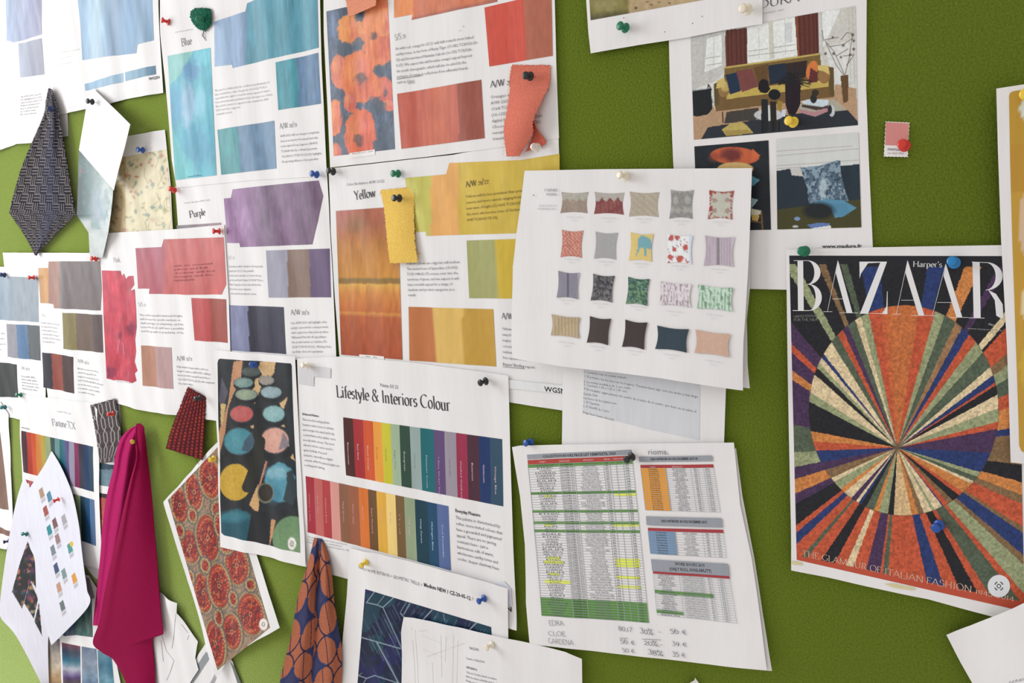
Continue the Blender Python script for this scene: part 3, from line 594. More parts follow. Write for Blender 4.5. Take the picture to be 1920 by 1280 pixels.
def smear(c):
    c.fill((214, 72, 92)); c.noise(.16, .1, .05, 3); c.mix(np.clip(fbm(c.x*.25, c.y*.04, 4)*2-1, 0, 1)*.7, (228, 130, 145)); c.org(0, 540, 5.818)
    for a in [(1430, 440, 50, 70), (1315, 520, 15, 60), (1210, 920, 50, 60)]: c.ell(*a, (120, 35, 75), .6, soft=.8, wob=1)
    c.line([(1300, 560), (1280, 700)], 8, (235, 160, 190), .8); c.line([(1340, 600), (1350, 720)], 8, (235, 160, 190), .8); c.noise(.1, .4, .1, 7)
pg.wash(zj((1112, -193), (1315, -190), (1330, -130), (1352, -160), (1375, -100), (1400, -130), (1455, -135), (1465, -40), (1420, 30), (1470, 10), (1485, 250), (1492, 420), (1475, 560), (1485, 690), (1470, 800), (1500, 900), (1470, 930), (1490, 1010), (1440, 1035), (1410, 1020), (1280, 1000), (1240, 1005), (1165, 985), (1150, 700), (1130, 300)), smear, name='paint_smear_print')
pg.text([('Pink', (213.5, 492), (226, 491), 9, 'serifL', (165, 162, 165))], 'heading'); pg.text([('S/S 21', (260, 574), (274, 574), 7, 'serifL', (150, 148, 150))], 'heading'); pg.text([('A/W 20/21', (332, 676), (361, 676), 8.5, 'serifL', (100, 98, 100))], 'heading')
pg.para(['The subtle transformational brights', 'will be best for youth markets or', 'dark and high on adaptivity, and the', 'tone 075-65-22 will have a youthful', 'and the growth in popularity of the'], (262, 592), (343, 594), (265, 622), 3.8, (150, 148, 152))
pg.para(['Pink impacts of great with a soft tone', 'begin to update to A/W 20/21, adding a', 'more powerful, sensual Peachy Pink or', '(16-1626 TCX/ 015-65-20) will complement', 'the season with a'], (332, 689), (404, 695), (335, 720), 4, (128, 125, 130))
pg.para(['with an essential', 'yellow and full', 'of colour will feel', 'stronger and the', 'optimistic'], (326, 500), (402, 495), (326, 527), 3.6, (165, 95, 95))
pg.polys('caption_tab', [([(219, 712), (244, 715.5), (244, 718), (219, 715)], (236, 234, 236))])

# ---------------- left edge page M and palette page L plus second page
zl = Z(0, 740, 5.818)
pg = Page('printed_page', 'page at the left edge with a brown print and a teal pin', 'paper', [(-120, 748), (0, 752), (16, 776), (20, 880), (24, 965), (20, 1010), (12, 1030), (-120, 1000)], 2.2)
pg.wash(zl((-120, 220), (0, 400), (95, 1255), (-120, 1215)), streaks((140, 105, 95), (150, 120, 105), .08)); pg.block(Z(0, 900, 5.818)((-120, 490), (0, 510), (112, 555), (110, 610), (-120, 560)), (150, 112, 100))
pg = Page('printed_page', 'narrow page of teal and red artwork behind the magenta cloth', 'paper', [(150, 748), (224, 757), (228, 860), (240, 1100), (180, 1085), (160, 1060)], 0.6)
pg.wash([(184, 866), (222, 872), (225, 915), (184, 908)], lambda c: (c.fill((120, 150, 165)), c.mix(c.y < 880, (45, 75, 90)), c.noise(.15, .1, .2, 2))); pg.wash([(184, 922), (226, 930), (230, 1010), (187, 1000)], lambda c: (c.fill((205, 100, 95)), c.mix(c.y < 933, (60, 55, 60)), c.mix(c.y > 975, (225, 170, 110)), c.noise(.15, .1, .2, 2)))
pTcx = pg = Page('printed_page', 'page of rainbow colour strips under the cut card and lattice swatch', 'paper', [(34, 739), (110, 747), (182, 757), (186, 880), (190, 1068), (140, 1052), (48, 1037), (42, 900)], 3.2)
P1 = [(82, 48, 60), (196, 66, 48), (222, 90, 48), (222, 140, 60), (195, 170, 60), (165, 185, 135), (50, 85, 85), (120, 165, 165), (40, 115, 130), (90, 85, 140), (165, 160, 185), (140, 45, 95), (60, 60, 75), (40, 65, 110), (42, 80, 105)]
P1b = [(170, 50, 60), (205, 110, 110), (180, 70, 75), (215, 160, 150), (150, 100, 80), (165, 105, 75), (215, 120, 60), (120, 90, 60), (215, 170, 80), (235, 205, 130), (120, 95, 65), (155, 180, 140), (40, 70, 85), (35, 85, 130), (95, 130, 175)]
def strips(TL, TR, BR, BL, cols, pg, name='palette_strip', lab=None, fr=None):
    n = len(cols); TL, TR, BR, BL = map(np.array, (TL, TR, BR, BL)); it = []
    f = np.linspace(0, 1, n+1) if fr is None else np.array(fr)
    for i, c in enumerate(cols): a, b = f[i], f[i+1]; it.append(([tuple(TL+(TR-TL)*a), tuple(TL+(TR-TL)*b), tuple(BL+(BR-BL)*b), tuple(BL+(BR-BL)*a)], c))
    pg.polys(name, it, cell=.0055, label=lab)
strips((40, 807), (174.5, 837), (176, 922), (44, 884.5), P1, pg); strips((44, 897), (177, 937), (180, 1023), (47, 975), P1b, pg)
pg.text([('Pantone TCX', (98.5, 798), (142, 805), 13, 'serifL', (105, 103, 118))], 'heading'); pg.text([('Enhanced Nature', (41, 802), (56, 805), 2.4, 'bold'), ('Colour Palette S/S', (107, 772), (133, 776.5), 2.6, '', (150, 148, 155))], 'small_print')

# ---------------- lattice swatch page etc : cut sheets low left
pStrip = pg = Page('printed_page', 'sheet of small abstract paintings in columns behind the magenta cloth', 'paper', [(66, 1090), (120, 1072), (166, 1078), (183, 1105), (205, 1180), (232, 1310), (84, 1310), (76, 1195)], 3.5)
def strp(cols, s=1):
    def f(c):
        c.c = np.stack([np.interp(c.v+.08*(fbm(c.u*2+s, c.v*3, s)-.5), np.linspace(0, 1, len(cols)), [q[k] for q in cols]) for k in range(3)], -1); c.noise(.16, .12, .12, s)
    return f
pg.pic([(82, 1190), (112, 1198), (116, 1300), (90, 1300)], strp([(110, 105, 110), (160, 150, 140), (215, 200, 175), (190, 150, 100), (120, 120, 130)], 2), 1.5); pg.pic([(116, 1204), (150.5, 1211), (152, 1300), (119, 1300)], strp([(130, 60, 80), (45, 60, 90), (35, 110, 135), (200, 205, 220), (85, 60, 120), (90, 80, 55), (40, 100, 100)], 3), 1.5)
pg.pic([(153, 1211.5), (181, 1216), (185, 1300), (154.5, 1300)], strp([(120, 140, 165), (150, 165, 185), (130, 160, 185), (60, 90, 140)], 4), 1.5); pg.pic([(183, 1218), (209, 1226), (216, 1300), (187, 1300)], strp([(110, 165, 185), (60, 120, 150), (110, 165, 185), (60, 130, 155)], 5), 1.5)
pg.pic([(140, 1168), (172, 1118), (174, 1194), (143, 1190)], lambda c: (c.fill((65, 105, 100)), c.noise(.5, .3, .05, 4), c.noise(.2, .1, .1, 2)), 1.5); pg.pic([(117, 1189), (141, 1160), (143, 1190), (121, 1192)], lambda c: (c.fill((45, 80, 110)), c.noise(.3, .2, .05, 4)), 1.5)
pg.polys('colour_block', [([(71, 1112), (79, 1126), (90, 1184), (78, 1183)], (150, 165, 182))]); pg.polys('colour_block', [([(160, 1082), (168, 1084), (178, 1120), (165, 1126)], (165, 158, 158))])
rt = thing('cut_page', 'white sheet hanging low left, printed with a dark floral photograph', 'paper', at(35, 1060, .012))
LL = [(46, 890, 6), (33, 930, 9), (23, 975, 12), (10, 1050, 16), (0, 1130, 20), (2, 1158, 21), (32, 1195, 20), (82, 1290, 16)]; RR = [(50, 890, 6), (60, 930, 7), (75, 980, 8), (90, 1050, 8), (90, 1110, 8), (92, 1158, 8), (90, 1215, 8), (92, 1290, 8)]
def darkfl(S, T, X, Y, W):
    c = Cv(X, Y); c.fill((238, 238, 250)); c.o = (0, 900, 5.818)
    R = random.Random(4); m = np.zeros(X.shape, bool)
    for P in ([(300, 670), (365, 740), (385, 900), (400, 1180), (330, 1090), (250, 1370), (240, 1400), (130, 1215), (215, 910)], [(330, 1090), (415, 1290), (370, 1510), (262, 1340)], [(425, 1330), (460, 1700), (375, 1540)]): m |= inpoly(X, Y, c.T(P))
    c.mix(m, (38, 42, 46)); b = c.c.copy()
    for _ in range(170): c.ell(R.uniform(110, 470), R.uniform(660, 1700), R.uniform(8, 30), R.uniform(8, 30), R.choice([(200, 110, 80), (190, 70, 90), (70, 100, 70), (60, 95, 110), (215, 190, 150), (110, 60, 110), (200, 150, 90), (50, 80, 60), (30, 30, 36), (30, 34, 40)]), .7, R.uniform(0, 90), .7, 1)
    c.c = np.where(m[..., None], c.c, (238, 238, 250)); return c.c
loft('paper', LL, RR, 'ink', rt, darkfl, 110, 230, solid=.0002)
rt2 = thing('cut_card', 'pointed white sheet low left with rows of small colour chips', 'paper', at(100, 1000, .02))
LL = [(96, 846, 9), (84, 870, 12), (60, 908, 16), (45, 935, 18), (48, 975, 19), (55, 1022, 19), (65, 1050, 19), (69, 1113, 18), (82, 1160, 17), (95, 1206, 14)]; RR = [(98, 847, 9), (113, 872, 10), (128, 905, 12), (138, 935, 14), (148, 985, 17), (153, 1030, 19), (158, 1070, 22), (163, 1105, 24), (164.5, 1138, 25), (97, 1209, 14)]
def chips(S, T, X, Y, W):
    c = Cv(X, Y); c.fill((238, 240, 252)); c.o = (0, 900, 5.818)
    for cx, cy, col in [(455, 140, (180, 150, 125)), (540, 180, (85, 140, 165)), (500, 335, (165, 90, 80)), (600, 470, (125, 95, 95)), (700, 430, (175, 172, 180)), (540, 545, (45, 145, 155)), (630, 640, (160, 130, 130)), (580, 765, (125, 140, 145)), (765, 740, (80, 155, 150)), (615, 960, (60, 85, 120)), (700, 1020, (125, 155, 155)), (645, 1170, (200, 155, 130)), (812, 1070, (225, 160, 70)), (682, 1370, (105, 120, 120))]:
        c.poly([(cx-34, cy-30), (cx+5, cy-68), (cx+34, cy+28), (cx-12, cy+66)], col); c.poly([(cx-12, cy+70), (cx+34, cy+32), (cx+44, cy+80), (cx, cy+122)], (208, 208, 216)); c.line([(cx+2, cy+95), (cx+34, cy+62)], 6, (150, 145, 155), .6)
    c.ell(780, 695, 20, 30, (230, 195, 70)); return c.c
loft('paper', LL, RR, 'ink', rt2, chips, 120, 330, solid=.0003)
# sketch pages right of the magenta cloth
pSk = Page('cut_page', 'bare cut sheets with faint pencil drawing, right of the magenta cloth', 'paper', [(270, 1100), (300, 1110), (332, 1130.5), (331, 1149), (371, 1202.5), (366, 1233), (372, 1255), (340, 1310), (250, 1310)], 3, lifts=[(330, 1130, .02, .003)])
pSk.polys('pencil_line', [([(a, b), (c2, d), (c2+.8, d), (a+.8, b)], (165, 158, 155)) for a, b, c2, d in [(330, 1150, 326, 1190), (326, 1190, 322, 1215), (354, 1190, 351, 1199), (300, 1180, 312, 1220), (312, 1220, 326, 1238), (326, 1238, 318, 1262), (318, 1262, 312, 1275), (302, 1200, 306, 1240), (340, 1170, 352, 1186)]], cell=.02)
pg = Page('cut_page', 'white sheet with slanting grey bands peeking below the red paisley print', 'paper', [(386, 1205), (420, 1215), (436, 1240), (458, 1310), (330, 1310), (372, 1226)], 1.0)
pg.polys('grey_band', [([(386, 1222), (397, 1226), (352, 1300), (336, 1300)], (160, 168, 172)), ([(404, 1258), (409, 1262), (392, 1300), (384, 1300)], (175, 178, 184)), ([(432, 1240), (440, 1250), (460, 1300), (452, 1300)], (120, 128, 122)), ([(361, 1240), (365, 1238), (363, 1247), (359, 1250)], (90, 95, 95)), ([(368, 1241), (371, 1243), (370, 1248), (368, 1246)], (90, 95, 95))])

# ---------------- ikat and paint pot prints
pIk = pg = Page('printed_page', 'tilted sheet printed with red and gold paisley medallions', 'paper', [(306, 941), (350, 892), (407, 829), (430, 850), (460, 960), (482, 1043), (503, 1110), (524.5, 1176.5), (505, 1188), (480, 1201), (445, 1223), (425, 1240), (405.5, 1270), (385, 1208), (352, 1090)], 3.0, lifts=[(405, 1270, .05, .010), (520, 1180, .05, .004), (306, 941, .03, .003)])
def ikat(c):
    c.fill((172, 148, 122)); R = random.Random(2)
    for _ in range(4200):
        x, y = R.uniform(305, 515), R.uniform(835, 1262); k = (abs(c.x-x) < 3) & (abs(c.y-y) < 4)
        if k.any():
            col = R.choice([(95, 75, 80), (70, 75, 85), (176, 76, 62), (215, 184, 136), (112, 104, 100), (88, 92, 100), (160, 70, 60)]); dx = c.x[k]-x; dy = c.y[k]-y; mm = (np.abs(dx)/1.1+np.abs(dy)/1.7 < 1)*.8; c.c[k] = c.c[k]*(1-mm[:, None])+np.array(col, float)*mm[:, None]
    for cx, cy, rx, ry in [(337, 946, 14, 32), (364, 922, 14, 32), (394, 896, 18, 36), (357, 1024, 16, 30), (390, 1008, 20, 42), (444, 1060, 20, 34), (381, 1111, 15, 35), (411, 1098, 19, 40), (470, 1151, 23, 38), (435, 1184, 16, 32), (404, 1206, 16, 42), (361, 966, 5, 10), (408, 955, 9, 12), (337, 995, 6, 10), (413, 985, 8, 20), (437, 1122, 5, 11), (470, 1096, 7, 8), (410, 1158, 5, 12), (425, 1020, 12, 14), (385, 1060, 6, 10), (356, 1082, 5, 9)]:
        c.ell(cx, cy, rx+6.5, ry+8, (100, 100, 106), .75, -8, .12, .2); c.ell(cx, cy, rx+3.5, ry+5, (206, 172, 112), .95, -8, .12, .1); c.ell(cx, cy, rx+.8, ry+1.5, (112, 84, 80), .7, -8, .1); c.ell(cx, cy, rx-.5, ry, (182, 66, 54), 1, -8, .12, .1)
        if rx > 12: c.line([(cx-rx*.85, cy+ry*.35), (cx-rx*.2, cy), (cx+rx*.85, cy-ry*.25)], 3, (104, 60, 66), .8); c.line([(cx+rx*.1, cy-ry*.85), (cx, cy), (cx-rx*.1, cy+ry*.85)], 2.2, (196, 140, 100), .6)
        for kk, (cc, q) in enumerate([((84, 88, 98), 1.0), ((222, 186, 132), .80), ((96, 44, 56), .60)]):
            m_ = int((rx+ry)*.55)
            for t_ in range(m_): a = 6.283*t_/m_; c.ell(cx+(rx+2.2)*q*math.cos(a), cy+(ry+3)*q*math.sin(a), 1.1, 1.5, cc, .8, soft=.5)
        if rx > 10:
            for t_ in range(8): a = 6.283*t_/8+cx; c.line([(cx+rx*.25*math.cos(a), cy+ry*.2*math.sin(a)), (cx+rx*.62*math.cos(a+.3), cy+ry*.62*math.sin(a+.3))], 1.6, (112, 46, 58), .75)
        n = int(rx*ry/5)
        for _ in range(n):
            a = R.uniform(0, 6.28); q = R.uniform(.15, .9); x, y = cx+rx*q*math.cos(a), cy+ry*q*math.sin(a); c.ell(x, y, R.uniform(.7, 1.7), R.uniform(.8, 2.4), R.choice([(110, 50, 60), (90, 55, 70), (222, 150, 100), (215, 90, 60), (75, 60, 66), (140, 52, 50)]), .8, soft=.6)
        if rx > 12: c.ell(cx, cy, 3.2, 4, (215, 160, 120), .9); c.ell(cx, cy, 2, 2.6, (120, 50, 50), .9)
    c.ell(494, 1170, 8, 11, (242, 238, 232)); c.ell(494, 1170, 3.2, 4, (120, 115, 115), .8); c.ell(494, 1170, 1.8, 2.4, (242, 238, 232))
pg.pic([(315, 937), (408, 838), (506.5, 1176), (408, 1256)], ikat, 1.1, 'paisley_print')
pg = pPots = Page('printed_page', 'print of round paint pots and dark brushes, cream border', 'paper', [(401, 656), (500, 664), (553, 668), (560, 800), (568, 960), (573, 1062), (500, 1043), (413, 1025), (410, 940), (406, 800)], 5.0, lifts=[(573, 1062, .04, .004)])
def pots(c):
    c.fill((40, 46, 50)); c.noise(.15, .1, .1, 3); c.org(290, 700, 5.818)
    sand = (214, 180, 132)
    c.poly([(860, -130), (960, -145), (940, 60), (850, 240), (800, 380), (770, 640), (700, 900), (680, 700), (740, 520), (800, 330)], (196, 146, 108)); c.poly([(1150, -130), (1320, -140), (1300, 0), (1180, 100), (1090, 330), (1060, 200)], sand); c.poly([(720, 330), (780, 330), (740, 560), (720, 560)], (216, 186, 130))
    for P in ([(1360, 330), (1455, 255), (1400, 400)], [(1030, 580), (1090, 600), (1080, 560)], [(1230, 560), (1430, 590), (1400, 540)], [(1480, 920), (1530, 950), (1510, 880)], [(1040, 920), (1120, 860), (1100, 960)]): c.poly(P, sand)
    c.poly([(1210, 950), (1230, 960), (1160, 1200), (1130, 1240)], (196, 130, 105)); c.poly([(1030, 1430), (1130, 1200), (1140, 1430), (1125, 1530)], (214, 170, 120)); c.poly([(1270, 1590), (1320, 1600), (1290, 1750), (1250, 1900)], (200, 150, 105)); c.poly([(730, 40), (800, 200), (760, 330), (700, 330)], (90, 88, 100))
    def pot(cx, cy, rx, ry, col, hi, rim=True):
        c.ell(cx+8, cy+ry*.55, rx*1.12, ry*1.05, (34, 38, 42), 1, soft=.04); c.ell(cx, cy, rx*1.04, ry*1.04, (60, 72, 76), 1, soft=.04); c.ell(cx, cy, rx*.97, ry*.95, col, 1, soft=.05, wob=.05)
        c.ell(cx-rx*.15, cy-ry*.05, rx*.65, ry*.6, hi, .5, soft=1, wob=1)
    pot(1050, -20, 100, 52, (78, 88, 86), (100, 112, 108)); pot(970, 100, 105, 55, (120, 150, 145), (150, 175, 165)); pot(1220, 75, 85, 50, (150, 148, 138), (175, 160, 150))
    pot(1000, 230, 120, 62, (140, 155, 140), (170, 185, 150)); pot(1270, 205, 115, 66, (140, 165, 170), (175, 195, 200)); pot(950, 440, 128, 92, (188, 92, 92), (205, 120, 115)); pot(1300, 440, 120, 92, (135, 178, 180), (170, 205, 205))
    pot(920, 740, 165, 150, (72, 140, 155), (95, 160, 172)); pot(1310, 730, 155, 145, (214, 162, 145), (225, 178, 160)); c.poly([(1400, 640), (1440, 700), (1470, 790), (1350, 840)], (140, 130, 138)); c.poly([(1060, 640), (1085, 760), (1030, 850), (950, 840), (980, 730)], (70, 95, 112))
    c.ell(905, 1130, 215, 225, (36, 40, 44)); c.ell(905, 1130, 200, 205, (44, 46, 46)); c.ell(880, 1185, 175, 200, (206, 168, 62), 1, soft=.03); c.poly([(700, 900), (1100, 900), (1080, 960), (950, 985), (800, 985), (700, 1000)], (38, 42, 44))
    c.ell(1385, 1165, 195, 245, (38, 48, 54)); c.ell(1370, 1190, 165, 215, (85, 150, 170), 1, soft=.05, wob=.2); c.ell(1330, 1080, 120, 70, (150, 195, 205), .7, soft=.7, wob=.6); c.poly([(1440, 1080), (1500, 1050), (1560, 1300), (1500, 1440), (1400, 1380), (1440, 1200)], (52, 66, 72)); c.ell(1300, 1330, 70, 90, (60, 120, 145), .6, soft=.8)
    c.ell(900, 1720, 225, 240, (38, 90, 105), 1, soft=.06, wob=.2); c.ell(850, 1560, 170, 60, (70, 140, 155), .7, soft=.8, wob=.5); c.poly([(1060, 1500), (1260, 1500), (1240, 1960), (990, 1900)], (36, 40, 44))
    c.ell(1500, 1800, 215, 245, (110, 145, 105), 1, soft=.03); c.ell(1530, 1860, 150, 150, (125, 158, 115), .6, soft=1)
    c.line([(1120, 420), (1130, 600), (1125, 680)], 95, (42, 44, 46)); c.line([(1150, 740), (1130, 900), (1080, 1060), (1010, 1240)], 115, (44, 46, 42)); c.ell(1210, 1305, 90, 110, (120, 125, 105)); c.ell(1210, 1300, 78, 95, (46, 44, 40)); c.ell(1210, 1310, 60, 70, (52, 48, 40), 1, soft=.4)
    c.ell(1497, 1855, 46, 70, (236, 234, 226), 1, soft=.06); c.ell(1497, 1855, 22, 34, (110, 112, 110), 1); c.ell(1497, 1855, 14, 22, (236, 234, 226)); c.ell(1497, 1855, 7, 11, (110, 112, 110)); c.noise(.08, .3, .3, 9)
o = [(413, 672), (475, 676), (545, 681), (547, 685), (551, 800), (557, 930), (563, 1036), (520, 1027), (420, 1003), (415, 998), (413, 940), (410, 800), (408, 680), (409.5, 674)]
pg.wash(o, pots, cell=.0014, name='paint_pot_print')

# ---------------- G : Lifestyle palette page
pLife = pg = Page('printed_page', 'large page titled Lifestyle & Interiors Colour with two rainbow palettes', 'paper', [(557, 672), (640, 668), (760, 678), (900, 696), (953, 704), (956, 820), (962, 1020), (968.5, 1182), (760, 1115), (655, 1086), (572, 1062), (567, 940), (561, 800)], 4.0, lifts=[(975, 1185, .015, .002)])
fr1 = (np.array([428, 510, 597, 682, 755, 835, 910, 998, 1088, 1203, 1295, 1395, 1488, 1590, 1685, 1790])-428)/1362; fr2 = (np.array([105, 178, 247, 315, 392, 470, 560, 640, 712, 795, 875, 950, 1042, 1150, 1232, 1330])-105)/1225
C1 = [(80, 45, 42), (165, 50, 55), (206, 88, 50), (228, 155, 65), (196, 190, 55), (158, 178, 148), (50, 75, 62), (148, 165, 160), (32, 102, 108), (95, 72, 112), (152, 142, 152), (152, 50, 76), (76, 46, 58), (36, 56, 100), (52, 78, 96)]
C2 = [(165, 48, 62), (194, 102, 98), (176, 62, 66), (216, 152, 142), (142, 98, 74), (156, 96, 68), (214, 116, 52), (110, 78, 48), (220, 168, 66), (236, 206, 128), (118, 92, 58), (146, 160, 128), (28, 62, 76), (32, 72, 102), (88, 106, 150)]
strips((643.6, 782), (941.6, 823), (943.8, 949), (649, 890.5), C1, pg, fr=fr1); strips((573, 892), (841, 948.6), (845.8, 1069), (577, 997.5), C2, pg, fr=fr2)
def vlabels(TL, TR, BR, BL, words, cols, fr, a0):
    TL, TR, BR, BL = map(np.array, (TL, TR, BR, BL)); it = []
    for i, wd in enumerate(words):
        f = (fr[i]+fr[i+1])/2-.012; a = TL+(TR-TL)*f; b = BL+(BR-BL)*f; p = a+(b-a)*a0[i]; q = p+(b-a)*(.035*len(wd)); it.append((wd, p, q, cols[i]))
    return it
names1 = ['Bittersweet', 'Red Glow', 'Blood Orange', 'Sunset', 'Oxalis', 'Sage Mist', 'Evergreen', 'Mineral', 'Fantastic Ocean', 'Ultra Violet Veil', 'Lavender', 'Crushed Cranberry', 'Beetroot', 'Galactic', 'Vintage Blue']
names2 = ['Crimson Velvet', 'Rose Clay', 'Oxblood Brick', 'Blush', 'Mink Brown', 'Warm Taupe', 'Apricot', 'Dark Mustard', 'Honey', 'Butter', 'Olive Oil', 'Soft Sage', 'Deep Forest', 'Midnight Blue', 'Cool Periwinkle']
VV = []; FF = []; CC = []; n = 0; pg.k += 1
for it in (vlabels((643.6, 782), (941.6, 823), (943.8, 949), (649, 890.5), names1, [(225, 205, 200)]*3+[(170, 120, 60), (150, 150, 50), (125, 150, 125), (200, 210, 200), (120, 140, 135)]+[(180, 205, 210), (190, 165, 200), (130, 120, 130)]+[(225, 190, 200)]*4, fr1, [.42]*15)+vlabels((573, 892), (841, 948.6), (845.8, 1069), (577, 997.5), names2, [(225, 170, 170)]*12+[(190, 210, 225)]*3, fr2, [.3]*15)):
    V, Fc = pg._txt(sans(it[0]), pg._b(it[1]), pg._b(it[2]), .0021); W = pg.lift(V, pg.k); Fc = orient(W, Fc); VV.append(W); CC.append(np.broadcast_to(ink(it[3], it[1][0]), W.shape)); FF += [[q+n for q in f] for f in Fc]; n += len(W)
mk('swatch_names', np.concatenate(VV), FF, M['flat'], pg.root, np.concatenate(CC), smooth=False)
pg.text([('Lifestyle & Interiors Colour', (631.5, 744), (845, 770.5), 22, 'serif', (52, 50, 52))], 'title'); pg.text([('Palette S/S 22', (713, 724), (747, 728.5), 6.3, '', (110, 108, 112))], 'small_print')
pg.text([('Enhanced Nature', (567.5, 777.5), (598, 781.5), 4.2, 'bold', (60, 58, 60)), ('Everyday Pleasure', (854, 959), (901, 968.5), 6.2, 'bold', (55, 53, 55))], 'subheading')
pg.para(['This mood boosting palette', 'features warm tones to activate', 'and energise the mind and body,', 'counterbalanced by darker, more', 'moody wash colours. The most', 'vibrant colours can be used to', 'ignite feelings of joy and', 'pleasure, especially in a digital', 'context, while the paired brights are', 'soothing and calming.'], (567.5, 788), (634, 797), (571, 873), 4.5, (118, 116, 120))
pg.para(['This palette is characterised by', 'softer, more muted colours that', 'have a grounded and pigmented', 'appeal. There are no jarring', 'contrasts here - just a', 'harmonious edit of warm,', 'wholesome earthy tones and', 'cooler, deeper shadowy hues.'], (855, 972), (942, 990), (858.5, 1049), 6, (100, 97, 100))
pg.para(['This palette contains both Coloro and Pantone', 'For the full report, please download here', 'Pantone references for illustration purposes only'], (577, 1007), (655, 1022), (577, 1017), 3, (140, 138, 140))
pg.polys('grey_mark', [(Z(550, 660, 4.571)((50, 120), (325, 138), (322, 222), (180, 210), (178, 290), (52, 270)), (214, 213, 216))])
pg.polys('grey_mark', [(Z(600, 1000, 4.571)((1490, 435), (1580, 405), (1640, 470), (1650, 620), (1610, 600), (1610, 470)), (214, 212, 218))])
pg.text([('WGSN', (921, 1134), (960, 1146), 8.5, 'bold', (50, 48, 50))], 'logo_text')
# ---------------- bottom middle : geometric trellis and white drawing sheet
zg = Z(600, 1000, 4.571)
pGeo = pg = Page('printed_page', 'page with a navy geometric trellis pattern under a header line', 'paper', [(655, 1028), (700, 1036), (760, 1050), (820, 1066), (880, 1082), (952, 1103), (953, 1197), (958, 1310), (634, 1310), (640, 1220), (650, 1120)], 7.0, lifts=[(700, 1040, .02, .003), (890, 1085, .03, .003)])
def trell(c):
    c.fill((28, 36, 62)); c.noise(.25, .06, .06, 3); c.mix(fbm(c.x*.03, c.y*.02, 8) > .52, (30, 62, 78)); c.mix((fbm(c.x*.02+5, c.y*.03, 9) > .56)*.8, (36, 36, 86)); c.org(600, 1000, 4.571); R = random.Random(3); li = (150, 165, 172)
    for P, w in [([(400, 590), (480, 480)], 6), ([(400, 590), (490, 610), (540, 632), (640, 540)], 7), ([(540, 632), (700, 980), (760, 1100)], 6), ([(490, 610), (560, 520)], 4), ([(360, 890), (690, 985)], 8), ([(490, 935), (680, 1290)], 9), ([(330, 1215), (400, 1240), (470, 1215), (700, 1290)], 7), ([(690, 680), (720, 715)], 8), ([(720, 690), (770, 600)], 7), ([(690, 670), (740, 590)], 4), ([(880, 740), (960, 655)], 9), ([(1285, 820), (1340, 765)], 9), ([(1060, 690), (1070, 750)], 4), ([(400, 1240), (360, 1300)], 5), ([(330, 1215), (360, 1195)], 4)]: c.line(P, w, li)
    for _ in range(34):
        x = R.uniform(340, 660); y = R.uniform(600, 1200); l = R.uniform(50, 230); c.line([(x, y), (x+l*.5, y+l)], R.choice([2.5, 3.5]), R.choice([li, (90, 120, 135), (60, 110, 120)]), .7)
    for _ in range(26):
        x = R.uniform(560, 1440); y = 500+(x-400)*.28+R.uniform(0, 60); l = R.uniform(30, 90); c.line([(x, y+l), (x+l*.55, y)], 3, R.choice([li, (70, 120, 130)]), .6)
pg.pic([(685, 1104), (921, 1175), (930, 1310), (668, 1310)], trell, 1.2, 'trellis_print')
pg.text([('Gallery > HOME INTERIOR > GEOMETRIC TRELLIS >', (672, 1064), (792, 1099.5), 6, '', (140, 138, 142)), ('Medium NEW / CZ-20-05-12', (795, 1099), (883, 1125), 7.4, 'bold', (50, 50, 54)), ('P', (885, 1125), (889, 1126), 6, '', (200, 190, 150))], 'header_line')
pDr = pg = Page('printed_page', 'white sheet at the bottom with a faint furniture drawing and small notes', 'paper', [(757, 1156.5), (775, 1158), (850, 1174), (924, 1191), (1000, 1207), (1060, 1222), (1091, 1235), (1092, 1310), (752, 1310), (753.5, 1240), (752, 1185)], 9.5, lifts=[(757, 1158, .03, .006)])
pg.polys('drawing_line', [([(a, b), (c2, d), (c2+.7, d+.7), (a+.7, b+.7)], (220, 211, 208)) for a, b, c2, d in [(772, 1175, 778, 1280), (778, 1180, 784, 1280), (790, 1190, 850, 1215), (850, 1190, 848, 1280), (826, 1190, 828, 1270), (858, 1200, 856, 1280), (800, 1230, 870, 1205), (790, 1215, 850, 1240), (810, 1240, 812, 1280), (785, 1182, 800, 1181), (836, 1192, 834, 1240)]], cell=.02)
pg.text([('BALDAS', (881, 1216.5), (898, 1220), 5, '', (110, 108, 114)), ('Cumbre 4 BALDAS', (874, 1235), (909, 1242.5), 4, '', (120, 118, 124)), ('OPCION 2:', (874.5, 1252), (895, 1257), 3.8, 'bold', (90, 88, 92))], 'heading')
pg.para(['Cabecero frontal y lateral en madera', 'Balda de madera embutida en la pared', 'Mesilla a medida'], (874.5, 1261), (933, 1275), (874, 1277), 4, (115, 112, 116))

